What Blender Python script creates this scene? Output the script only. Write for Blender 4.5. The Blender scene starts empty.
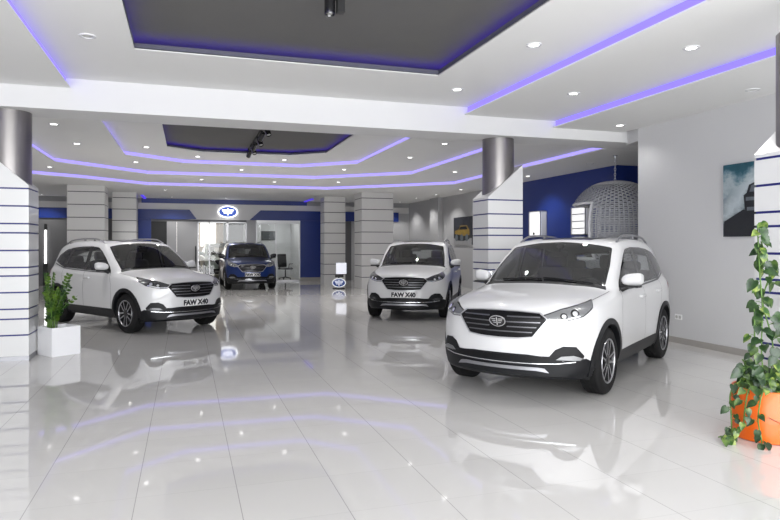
import bpy, bmesh, math, random
from mathutils import Vector, Matrix
from mathutils.bvhtree import BVHTree
from mathutils.geometry import delaunay_2d_cdt

random.seed(7)
SC = bpy.context.scene
COL = SC.collection
PI = math.pi

# ------------------------------------------------------------------ materials
MATS = {}


def new_mat(name):
    m = bpy.data.materials.new(name)
    m.use_nodes = True
    nt = m.node_tree
    b = nt.nodes.get('Principled BSDF')
    MATS[name] = m
    return m, nt, b


def simple(name, col, rough=0.5, metal=0.0, coat=0.0, emit=None, estr=0.0, spec=0.5, noise=0.0, nscale=30.0):
    m, nt, b = new_mat(name)
    b.inputs['Base Color'].default_value = (*col, 1)
    b.inputs['Roughness'].default_value = rough
    b.inputs['Metallic'].default_value = metal
    b.inputs['Coat Weight'].default_value = coat
    b.inputs['Coat Roughness'].default_value = 0.03
    b.inputs['Specular IOR Level'].default_value = spec
    if emit:
        b.inputs['Emission Color'].default_value = (*emit, 1)
        b.inputs['Emission Strength'].default_value = estr
    if noise > 0:
        tc = nt.nodes.new('ShaderNodeTexCoord')
        n = nt.nodes.new('ShaderNodeTexNoise')
        n.inputs['Scale'].default_value = nscale
        n.inputs['Detail'].default_value = 4
        nt.links.new(tc.outputs['Object'], n.inputs['Vector'])
        r = nt.nodes.new('ShaderNodeMapRange')
        r.inputs['To Min'].default_value = 1 - noise
        r.inputs['To Max'].default_value = 1 + noise
        nt.links.new(n.outputs['Fac'], r.inputs['Value'])
        mx = nt.nodes.new('ShaderNodeVectorMath')
        mx.operation = 'SCALE'
        mx.inputs[0].default_value = col
        nt.links.new(r.outputs['Result'], mx.inputs['Scale'])
        nt.links.new(mx.outputs['Vector'], b.inputs['Base Color'])
    return m


def glass(name, tint, alpha, rough=0.0):
    """thin glazing: mostly see-through tint mixed with a glossy sheet"""
    m = bpy.data.materials.new(name)
    m.use_nodes = True
    nt = m.node_tree
    nt.nodes.clear()
    out = nt.nodes.new('ShaderNodeOutputMaterial')
    tr = nt.nodes.new('ShaderNodeBsdfTransparent')
    tr.inputs['Color'].default_value = (*tint, 1)
    gl = nt.nodes.new('ShaderNodeBsdfGlossy')
    gl.inputs['Roughness'].default_value = rough
    gl.inputs['Color'].default_value = (1, 1, 1, 1)
    fr = nt.nodes.new('ShaderNodeFresnel')
    fr.inputs['IOR'].default_value = 1.5
    mr = nt.nodes.new('ShaderNodeMath')
    mr.operation = 'MULTIPLY_ADD'
    mr.use_clamp = True
    mr.inputs[1].default_value = 1.0
    mr.inputs[2].default_value = alpha
    nt.links.new(fr.outputs['Fac'], mr.inputs[0])
    mx = nt.nodes.new('ShaderNodeMixShader')
    nt.links.new(mr.outputs[0], mx.inputs['Fac'])
    nt.links.new(tr.outputs[0], mx.inputs[1])
    nt.links.new(gl.outputs[0], mx.inputs[2])
    nt.links.new(mx.outputs[0], out.inputs['Surface'])
    MATS[name] = m
    return m


def paint(name, col, inner=(0.05, 0.05, 0.055), metal=0.0, rough=0.35):
    m, nt, b = new_mat(name)
    b.inputs['Roughness'].default_value = rough
    b.inputs['Metallic'].default_value = metal
    b.inputs['Coat Weight'].default_value = 0.8
    b.inputs['Coat Roughness'].default_value = 0.03
    g = nt.nodes.new('ShaderNodeNewGeometry')
    mx = nt.nodes.new('ShaderNodeMix')
    mx.data_type = 'RGBA'
    mx.inputs['A'].default_value = (*col, 1)
    mx.inputs['B'].default_value = (*inner, 1)
    nt.links.new(g.outputs['Backfacing'], mx.inputs['Factor'])
    nt.links.new(mx.outputs['Result'], b.inputs['Base Color'])
    return m


def floor_mat():
    m, nt, b = new_mat('floor_tiles')
    N = nt.nodes
    L = nt.links
    geo = N.new('ShaderNodeNewGeometry')
    sep = N.new('ShaderNodeSeparateXYZ')
    L.new(geo.outputs['Position'], sep.inputs[0])

    def math_(op, a, bb=None, c=None):
        n = N.new('ShaderNodeMath')
        n.operation = op
        for i, v in enumerate((a, bb, c)):
            if v is None:
                continue
            if isinstance(v, (int, float)):
                n.inputs[i].default_value = v
            else:
                L.new(v, n.inputs[i])
        return n.outputs[0]

    s = 0.608
    ux = math_('DIVIDE', math_('ADD', sep.outputs['X'], 0.903 + s * 40), s)
    uy = math_('DIVIDE', math_('ADD', sep.outputs['Y'], -4.237 + s * 40), s)
    fx = math_('FRACT', ux)
    fy = math_('FRACT', uy)

    def edge(fv, w):
        d = math_('MINIMUM', fv, math_('SUBTRACT', 1.0, fv))
        return math_('LESS_THAN', d, w)

    ex = edge(fx, 0.0042)
    ey = edge(fy, 0.0030)
    ex = math_('MULTIPLY', ex, 0.50)
    ey = math_('MULTIPLY', ey, 0.20)
    seam = math_('MAXIMUM', ex, ey)
    # per tile tint
    comb = N.new('ShaderNodeCombineXYZ')
    L.new(math_('FLOOR', ux), comb.inputs[0])
    L.new(math_('FLOOR', uy), comb.inputs[1])
    wn = N.new('ShaderNodeTexWhiteNoise')
    wn.noise_dimensions = '2D'
    L.new(comb.outputs[0], wn.inputs['Vector'])
    tint = math_('MULTIPLY_ADD', wn.outputs['Value'], 0.03, 0.985)
    nz = N.new('ShaderNodeTexNoise')
    nz.inputs['Scale'].default_value = 1.3
    nz.inputs['Detail'].default_value = 3
    L.new(geo.outputs['Position'], nz.inputs['Vector'])
    tint2 = math_('MULTIPLY', tint, math_('MULTIPLY_ADD', nz.outputs['Fac'], 0.06, 0.97))
    vm = N.new('ShaderNodeVectorMath')
    vm.operation = 'SCALE'
    vm.inputs[0].default_value = FLOOR_COL
    L.new(tint2, vm.inputs['Scale'])
    mx = N.new('ShaderNodeMix')
    mx.data_type = 'RGBA'
    L.new(seam, mx.inputs['Factor'])
    L.new(vm.outputs['Vector'], mx.inputs['A'])
    mx.inputs['B'].default_value = (0.13, 0.125, 0.12, 1)
    L.new(mx.outputs['Result'], b.inputs['Base Color'])
    b.inputs['Roughness'].default_value = 0.06
    b.inputs['IOR'].default_value = 1.6
    b.inputs['Specular IOR Level'].default_value = 0.6
    rr = math_('MULTIPLY_ADD', seam, 0.05, 0.04)
    L.new(rr, b.inputs['Roughness'])
    bp = N.new('ShaderNodeBump')
    bp.inputs['Strength'].default_value = 0.006
    bp.inputs['Distance'].default_value = 0.02
    nz2 = N.new('ShaderNodeTexNoise')
    nz2.inputs['Scale'].default_value = 2.2
    L.new(geo.outputs['Position'], nz2.inputs['Vector'])
    L.new(nz2.outputs['Fac'], bp.inputs['Height'])
    L.new(bp.outputs['Normal'], b.inputs['Normal'])
    return m


FLOOR_COL = (0.66, 0.645, 0.625)
floor_mat()
simple('white_plaster', (0.72, 0.72, 0.72), 0.75, noise=0.015, nscale=1.5)
simple('wall_grey', (0.62, 0.62, 0.63), 0.7, noise=0.02, nscale=1.2)
simple('ceiling_white', (0.80, 0.80, 0.79), 0.8, noise=0.01, nscale=2)
simple('ceiling_dark', (0.115, 0.113, 0.111), 0.75, noise=0.05, nscale=2)
simple('back_grey', (0.42, 0.42, 0.43), 0.6, noise=0.03, nscale=1)
simple('dark_grey_panel', (0.13, 0.13, 0.135), 0.5, noise=0.03, nscale=3)
simple('blue_panel', (0.008, 0.030, 0.21), 0.35, noise=0.03, nscale=3)
simple('blue_stripe', (0.012, 0.016, 0.16), 0.4)
simple('dark_stripe', (0.03, 0.03, 0.045), 0.5)
simple('panel_white', (0.70, 0.70, 0.70), 0.3, coat=0.2)
simple('panel_offwhite', (0.66, 0.65, 0.64), 0.35, coat=0.15, noise=0.03, nscale=1.5)
simple('steel', (0.30, 0.285, 0.28), 0.34, metal=0.95, noise=0.05, nscale=6)
simple('skirting', (0.36, 0.34, 0.32), 0.35, noise=0.06, nscale=6)
simple('alu', (0.55, 0.55, 0.56), 0.35, metal=0.8)
simple('led_purple', (0.05, 0.04, 0.2), 0.5, emit=(0.24, 0.18, 1.0), estr=1.35)
simple('led_lavender', (0.05, 0.04, 0.2), 0.5, emit=(0.36, 0.30, 1.0), estr=1.35)
simple('led_deep', (0.1, 0.08, 0.5), 0.5, emit=(0.13, 0.06, 1.0), estr=7.0)
simple('led_soft', (0.1, 0.08, 0.5), 0.5, emit=(0.10, 0.05, 1.0), estr=0.8)
simple('lip_dark', (0.09, 0.09, 0.13), 0.6)
simple('lamp_lens', (1, 1, 1), 0.4, emit=(1.0, 0.98, 0.95), estr=6.0)
simple('lamp_off', (0.5, 0.5, 0.48), 0.4)
simple('logo_glow', (1, 1, 1), 0.4, emit=(0.95, 0.97, 1.0), estr=2.4)
simple('logo_blue', (0.03, 0.08, 0.35), 0.4, emit=(0.05, 0.12, 0.55), estr=0.7)
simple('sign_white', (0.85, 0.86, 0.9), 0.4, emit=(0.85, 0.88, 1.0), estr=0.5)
simple('sign_blue', (0.02, 0.07, 0.33), 0.4)
simple('lightbox_white', (0.9, 0.9, 0.9), 0.4, emit=(1, 1, 1), estr=0.75)
simple('tube_white', (1, 1, 1), 0.4, emit=(1, 1, 1), estr=3.0)
simple('black_plastic', (0.012, 0.012, 0.013), 0.45)
simple('black_gloss', (0.008, 0.008, 0.009), 0.12, coat=0.5)
simple('dark_cladding', (0.010, 0.0105, 0.012), 0.42, spec=0.2, noise=0.05, nscale=60)
simple('grille_black', (0.006, 0.006, 0.007), 0.4, spec=0.2)
simple('seam_dark', (0.10, 0.10, 0.105), 0.6)
simple('chrome', (0.72, 0.73, 0.75), 0.14, metal=1.0)
simple('satin_silver', (0.34, 0.34, 0.36), 0.38, metal=0.9)
simple('bar_silver', (0.20, 0.20, 0.215), 0.32, metal=0.85)
simple('frame_bright', (0.50, 0.50, 0.52), 0.3, metal=0.4)
simple('lamp_silver', (0.24, 0.245, 0.25), 0.3, metal=0.5)
simple('lamp_silver_shaded', (0.07, 0.072, 0.078), 0.25, metal=0.4, coat=0.5)  # shaded copy of lamp_silver, the weaker daylight put into its colour
simple('machined_alloy', (0.42, 0.42, 0.44), 0.3, metal=0.9)
simple('alloy_dark', (0.02, 0.02, 0.022), 0.3, metal=0.3)
simple('rubber', (0.011, 0.011, 0.0115), 0.75, spec=0.2, noise=0.15, nscale=40)
simple('disc_metal', (0.25, 0.25, 0.26), 0.4, metal=0.9)
simple('lamp_housing', (0.045, 0.047, 0.052), 0.18, coat=1.0)
simple('lamp_clear', (0.75, 0.77, 0.80), 0.08, metal=0.85, emit=(1, 1, 1), estr=0.03)
simple('lamp_red', (0.20, 0.012, 0.014), 0.15, coat=1.0)
simple('seat_fabric', (0.05, 0.05, 0.053), 0.8, noise=0.1, nscale=80)
simple('dash_plastic', (0.020, 0.020, 0.022), 0.55)
simple('plate_white', (0.85, 0.85, 0.84), 0.4)
simple('plate_ink', (0.02, 0.02, 0.025), 0.5)
simple('planter_white', (0.86, 0.86, 0.88), 0.25, coat=0.3)
simple('planter_orange', (0.78, 0.125, 0.002), 0.38, coat=0.15, noise=0.03, nscale=5)
simple('soil', (0.035, 0.022, 0.014), 0.95, noise=0.3, nscale=40)
simple('stem_green', (0.10, 0.20, 0.035), 0.5)
simple('stem_brown', (0.16, 0.075, 0.04), 0.6)
simple('outdoor_paving', (0.60, 0.58, 0.54), 0.8, noise=0.05, nscale=2)
simple('outdoor_wall', (0.62, 0.52, 0.42), 0.8, noise=0.35, nscale=0.9)
simple('office_fill_glow', (1, 1, 1), 0.4, emit=(1, 0.99, 0.97), estr=3.0)  # added glow that brightens the office, not a known fitting
simple('yard_fill_glow', (1, 1, 1), 0.4, emit=(1, 0.97, 0.93), estr=1.5)  # added glow that brightens the yard behind the back window
simple('sheet_grey', (0.55, 0.56, 0.58), 0.4, emit=(1, 1, 1), estr=0.12)
simple('socket_white', (0.85, 0.85, 0.85), 0.4)
simple('office_chair_black', (0.03, 0.03, 0.033), 0.6)
simple('screen_dark', (0.05, 0.055, 0.06), 0.3)
paint('paint_white', (0.67, 0.67, 0.675))
paint('paint_blue', (0.004, 0.026, 0.15), metal=0.45, rough=0.3)
paint('paint_grey', (0.30, 0.36, 0.33), metal=0.1, rough=0.3)
glass('car_glass', (0.86, 0.89, 0.89), 0.06)
glass('street_glass', (0.80, 0.82, 0.80), 0.0)
glass('car_glass_dark', (0.20, 0.22, 0.23), 0.03)
glass('office_glass', (0.80, 0.84, 0.83), 0.0)
glass('smoked_glass', (0.50, 0.53, 0.54), 0.0)
glass('case_glass', (0.88, 0.90, 0.92), 0.06)


def leaf_mat(name, c1, c2, scale=9.0):
    m, nt, b = new_mat(name)
    tc = nt.nodes.new('ShaderNodeTexCoord')
    n = nt.nodes.new('ShaderNodeTexNoise')
    n.inputs['Scale'].default_value = scale
    n.inputs['Detail'].default_value = 3
    nt.links.new(tc.outputs['Object'], n.inputs['Vector'])
    r = nt.nodes.new('ShaderNodeValToRGB')
    r.color_ramp.elements[0].position = 0.42
    r.color_ramp.elements[0].color = (*c1, 1)
    r.color_ramp.elements[1].position = 0.66
    r.color_ramp.elements[1].color = (*c2, 1)
    nt.links.new(n.outputs['Fac'], r.inputs['Fac'])
    nt.links.new(r.outputs['Color'], b.inputs['Base Color'])
    b.inputs['Roughness'].default_value = 0.35
    return m


leaf_mat('leaf_pothos', (0.014, 0.045, 0.012), (0.10, 0.17, 0.03), 16)
leaf_mat('leaf_pothos_dark', (0.010, 0.032, 0.010), (0.035, 0.085, 0.02), 12)
leaf_mat('leaf_pothos_light', (0.03, 0.09, 0.015), (0.26, 0.33, 0.07), 22)
leaf_mat('leaf_zz', (0.012, 0.045, 0.008), (0.11, 0.20, 0.02), 7)


def weave_mat():
    m, nt, b = new_mat('weave_white')
    tc = nt.nodes.new('ShaderNodeTexCoord')
    nz = nt.nodes.new('ShaderNodeTexNoise')
    nz.inputs['Scale'].default_value = 25
    nt.links.new(tc.outputs['Object'], nz.inputs['Vector'])
    r = nt.nodes.new('ShaderNodeValToRGB')
    r.color_ramp.elements[0].color = (0.38, 0.39, 0.42, 1)
    r.color_ramp.elements[1].color = (0.62, 0.63, 0.66, 1)
    nt.links.new(nz.outputs['Fac'], r.inputs['Fac'])
    nt.links.new(r.outputs['Color'], b.inputs['Base Color'])
    b.inputs['Roughness'].default_value = 0.6
    return m


weave_mat()


def poster_sea_mat():
    """dark sea, pale sky band and a slanting plume of spray"""
    m, nt, b = new_mat('poster_sea')
    N, L = nt.nodes, nt.links
    tc = N.new('ShaderNodeTexCoord')
    sep = N.new('ShaderNodeSeparateXYZ')
    L.new(tc.outputs['Generated'], sep.inputs[0])
    nz = N.new('ShaderNodeTexNoise')
    nz.inputs['Scale'].default_value = 4.0
    nz.inputs['Detail'].default_value = 8
    nz.inputs['Roughness'].default_value = 0.68
    L.new(tc.outputs['Generated'], nz.inputs['Vector'])

    def M(op, a, bb=None, c=None):
        n = N.new('ShaderNodeMath')
        n.operation = op
        n.use_clamp = op == 'MULTIPLY_ADD' and c is None
        for i, v in enumerate((a, bb, c)):
            if v is None:
                continue
            if isinstance(v, (int, float)):
                n.inputs[i].default_value = v
            else:
                L.new(v, n.inputs[i])
        return n.outputs[0]

    nn = M('SUBTRACT', nz.outputs['Fac'], 0.5)
    h = M('MULTIPLY_ADD', nn, 0.75, sep.outputs['Z'])
    r = N.new('ShaderNodeValToRGB')
    cr = r.color_ramp
    cr.elements[0].position = 0.22
    cr.elements[0].color = (0.02, 0.03, 0.04, 1)
    cr.elements[1].position = 1.0
    cr.elements[1].color = (0.010, 0.075, 0.105, 1)
    for p, c in ((0.40, (0.09, 0.12, 0.14)), (0.56, (0.24, 0.30, 0.34)), (0.70, (0.40, 0.47, 0.50)), (0.82, (0.12, 0.22, 0.27)), (0.90, (0.02, 0.10, 0.14))):
        e = cr.elements.new(p)
        e.color = (*c, 1)
    L.new(h, r.inputs['Fac'])
    # plume: rises from lower left to upper right (y runs from 0 at the right end to 1 at the left)
    ln = M('SUBTRACT', sep.outputs['Z'], M('MULTIPLY_ADD', sep.outputs['Y'], -1.25, 1.55))
    dd = M('ABSOLUTE', M('MULTIPLY_ADD', nn, 0.55, ln))
    pl = M('SUBTRACT', 1.0, M('MULTIPLY', dd, 5.0))
    n2 = N.new('ShaderNodeClamp')
    L.new(pl, n2.inputs[0])
    mx = N.new('ShaderNodeMix')
    mx.data_type = 'RGBA'
    L.new(M('MULTIPLY', n2.outputs[0], 0.85), mx.inputs['Factor'])
    L.new(r.outputs['Color'], mx.inputs['A'])
    mx.inputs['B'].default_value = (0.55, 0.62, 0.65, 1)
    L.new(mx.outputs['Result'], b.inputs['Base Color'])
    b.inputs['Roughness'].default_value = 0.35
    return m


poster_sea_mat()
simple('poster_spray', (0.55, 0.62, 0.66), 0.4, noise=0.25, nscale=9)
simple('poster_night', (0.035, 0.037, 0.045), 0.35, noise=0.6, nscale=6)
simple('poster_ground', (0.30, 0.30, 0.31), 0.4, noise=0.2, nscale=8)
simple('poster_yellow', (0.26, 0.17, 0.035), 0.4, noise=0.5, nscale=12)
simple('poster_ink', (0.014, 0.016, 0.02), 0.4, noise=0.3, nscale=20)
simple('poster_mid', (0.12, 0.14, 0.16), 0.4, noise=0.3, nscale=20)


# ------------------------------------------------------------------ mesh helpers
class MB:
    def __init__(s):
        s.v = []
        s.f = []
        s.mi = []

    def add(s, verts, faces, mi=0):
        o = len(s.v)
        s.v += [tuple(p) for p in verts]
        for f in faces:
            s.f.append([i + o for i in f])
            s.mi.append(mi)
        return s

    def box(s, x0, x1, y0, y1, z0, z1, mi=0):
        v = [(x0, y0, z0), (x1, y0, z0), (x1, y1, z0), (x0, y1, z0), (x0, y0, z1), (x1, y0, z1), (x1, y1, z1), (x0, y1, z1)]
        return s.add(v, [(0, 3, 2, 1), (4, 5, 6, 7), (0, 1, 5, 4), (1, 2, 6, 5), (2, 3, 7, 6), (3, 0, 4, 7)], mi)

    def rbox(s, c, size, bev=0.02, rot=(0, 0, 0), seg=3, mi=0):
        bm = bmesh.new()
        bmesh.ops.create_cube(bm, size=1)
        for v in bm.verts:
            v.co = Vector((v.co.x * size[0], v.co.y * size[1], v.co.z * size[2]))
        bev = min(bev, min(size) * 0.49)
        bmesh.ops.bevel(bm, geom=list(bm.edges), offset=bev, segments=seg, profile=0.5, affect='EDGES')
        M = Matrix.Translation(c) @ Matrix.Rotation(rot[2], 4, 'Z') @ Matrix.Rotation(rot[1], 4, 'Y') @ Matrix.Rotation(rot[0], 4, 'X')
        bm.verts.index_update()
        s.add([M @ v.co for v in bm.verts], [[v.index for v in f.verts] for f in bm.faces], mi)
        bm.free()
        return s

    def prism(s, poly, z0, z1, mi=0):
        """vertical prism over a CCW convex or simple polygon"""
        n = len(poly)
        v = [(x, y, z0) for x, y in poly] + [(x, y, z1) for x, y in poly]
        f = [list(range(n))[::-1], list(range(n, 2 * n))]
        for i in range(n):
            j = (i + 1) % n
            f.append([i, j, n + j, n + i])
        return s.add(v, f, mi)

    def tube(s, pts, r, seg=8, mi=0, cap=True):
        pts = [Vector(p) for p in pts]
        n = len(pts)
        rs = r if isinstance(r, (list, tuple)) else [r] * n
        rings = []
        up = Vector((0, 0, 1))
        prev = None
        for i, p in enumerate(pts):
            t = (pts[min(i + 1, n - 1)] - pts[max(i - 1, 0)]).normalized()
            if prev is None:
                a = t.cross(up)
                if a.length < 1e-3:
                    a = t.cross(Vector((1, 0, 0)))
            else:
                a = prev - t * prev.dot(t)
            a.normalize()
            prev = a
            b = t.cross(a)
            rings.append([p + (a * math.cos(2 * PI * k / seg) + b * math.sin(2 * PI * k / seg)) * rs[i] for k in range(seg)])
        v = [q for ring in rings for q in ring]
        f = []
        for i in range(n - 1):
            for k in range(seg):
                k2 = (k + 1) % seg
                f.append([i * seg + k, i * seg + k2, (i + 1) * seg + k2, (i + 1) * seg + k])
        if cap:
            f.append(list(range(seg))[::-1])
            f.append([(n - 1) * seg + k for k in range(seg)])
        return s.add(v, f, mi)

    def lathe(s, prof, seg=32, axis='Z', c=(0, 0, 0), mi=0, closed=False):
        v = []
        f = []
        n = len(prof)
        for k in range(seg):
            a = 2 * PI * k / seg
            for r, h in prof:
                if axis == 'Z':
                    p = (r * math.cos(a), r * math.sin(a), h)
                elif axis == 'Y':
                    p = (r * math.cos(a), h, r * math.sin(a))
                else:
                    p = (h, r * math.cos(a), r * math.sin(a))
                v.append((p[0] + c[0], p[1] + c[1], p[2] + c[2]))
        for k in range(seg):
            k2 = (k + 1) % seg
            for i in range(n if closed else n - 1):
                j = (i + 1) % n
                f.append([k * n + i, k2 * n + i, k2 * n + j, k * n + j])
        return s.add(v, f, mi)

    def disc(s, c, r, seg=24, axis='Z', flip=False, mi=0):
        v = []
        for k in range(seg):
            a = 2 * PI * k / seg
            d = {'Z': (math.cos(a), math.sin(a), 0), 'Y': (math.cos(a), 0, math.sin(a)), 'X': (0, math.cos(a), math.sin(a))}[axis]
            v.append((c[0] + d[0] * r, c[1] + d[1] * r, c[2] + d[2] * r))
        f = list(range(seg))
        return s.add(v, [f[::-1] if flip else f], mi)

    def mesh(s, name, mats, smooth=None):
        me = bpy.data.meshes.new(name)
        me.from_pydata(s.v, [], s.f)
        for m in (mats if isinstance(mats, (list, tuple)) else [mats]):
            me.materials.append(MATS[m])
        me.polygons.foreach_set('material_index', s.mi)
        bm = bmesh.new()
        bm.from_mesh(me)
        bmesh.ops.recalc_face_normals(bm, faces=bm.faces)
        bm.to_mesh(me)
        bm.free()
        if smooth is not None:
            me.polygons.foreach_set('use_smooth', [True] * len(me.polygons))
            me.set_sharp_from_angle(angle=math.radians(smooth))
        me.update()
        return me

    def obj(s, name, mats, parent=None, smooth=None, loc=None, rot=None):
        return link(name, s.mesh(name, mats, smooth), parent, loc, rot)


def link(name, me, parent=None, loc=None, rot=None):
    o = bpy.data.objects.new(name, me)
    COL.objects.link(o)
    if parent:
        o.parent = parent
    if loc:
        o.location = loc
    if rot:
        o.rotation_euler = rot
    return o


def tag(o, label, cat, group=None):
    o['label'] = label
    o['category'] = cat
    if group:
        o['group'] = group
    return o


def thing(name, label, cat, loc=(0, 0, 0), rz=0.0, group=None):
    o = bpy.data.objects.new(name, None)
    o.empty_display_size = 0.2
    COL.objects.link(o)
    o.location = loc
    o.rotation_euler = (0, 0, rz)
    return tag(o, label, cat, group)


def struct(name, mb, mats, smooth=None):
    o = mb.obj(name, mats, None, smooth)
    o['kind'] = 'structure'
    return o


def copy_tree(o, parent=None):
    c = o.copy()
    COL.objects.link(c)
    if parent:
        c.parent = parent
    for ch in list(o.children):
        copy_tree(ch, c)
    return c


def poly_hole(outer, holes, z0, z1, mb, mi=0):
    """slab over a 2-D outline with holes"""
    verts = []
    edges = []
    for loop in [outer] + holes:
        o = len(verts)
        verts += [Vector(p) for p in loop]
        n = len(loop)
        edges += [(o + i, o + (i + 1) % n) for i in range(n)]
    vv, ee, ff, *_ = delaunay_2d_cdt(verts, edges, [], 0, 1e-5)

    def inside(p, poly):
        r = False
        n = len(poly)
        for i in range(n):
            a, b = poly[i], poly[(i + 1) % n]
            if (a[1] > p[1]) != (b[1] > p[1]) and p[0] < (b[0] - a[0]) * (p[1] - a[1]) / (b[1] - a[1]) + a[0]:
                r = not r
        return r

    keep = []
    for f in ff:
        c = sum((vv[i] for i in f), Vector((0, 0))) / len(f)
        if inside(c, outer) and not any(inside(c, h) for h in holes):
            keep.append(list(f))
    n = len(vv)
    V = [(p.x, p.y, z0) for p in vv] + [(p.x, p.y, z1) for p in vv]
    F = [f[::-1] for f in keep] + [[i + n for i in f] for f in keep]
    cnt = {}
    for f in keep:
        for i in range(len(f)):
            a, b = f[i], f[(i + 1) % len(f)]
            cnt[(a, b)] = 1
    for (a, b) in list(cnt):
        if (b, a) not in cnt:
            F.append([a, b, b + n, a + n])
    mb.add(V, F, mi)


def pt_in(p, poly):
    r = False
    n = len(poly)
    for i in range(n):
        a, b = poly[i], poly[(i + 1) % n]
        if (a[1] > p[1]) != (b[1] > p[1]) and p[0] < (b[0] - a[0]) * (p[1] - a[1]) / (b[1] - a[1]) + a[0]:
            r = not r
    return r


def dist_poly(p, poly):
    best = 9e9
    n = len(poly)
    for i in range(n):
        a = Vector(poly[i])
        b = Vector(poly[(i + 1) % n])
        ab = b - a
        t = max(0, min(1, (Vector(p) - a).dot(ab) / max(ab.length_squared, 1e-12)))
        best = min(best, (Vector(p) - (a + ab * t)).length)
    return best


def text_mesh(txt, size, extrude=0.002, bold=0.0):
    cu = bpy.data.curves.new('lettering', 'FONT')
    cu.body = txt
    cu.size = size
    cu.extrude = extrude
    cu.offset = bold
    cu.align_x = 'CENTER'
    cu.align_y = 'CENTER'
    o = bpy.data.objects.new('lettering', cu)
    COL.objects.link(o)
    dg = bpy.context.evaluated_depsgraph_get()
    me = bpy.data.meshes.new_from_object(o.evaluated_get(dg))
    bpy.data.objects.remove(o)
    bpy.data.curves.remove(cu)
    return me


# ------------------------------------------------------------------ the car model
AX, WR, TY = 1.30, 0.352, 0.77        # axle x, tyre radius, tyre centre y

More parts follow.
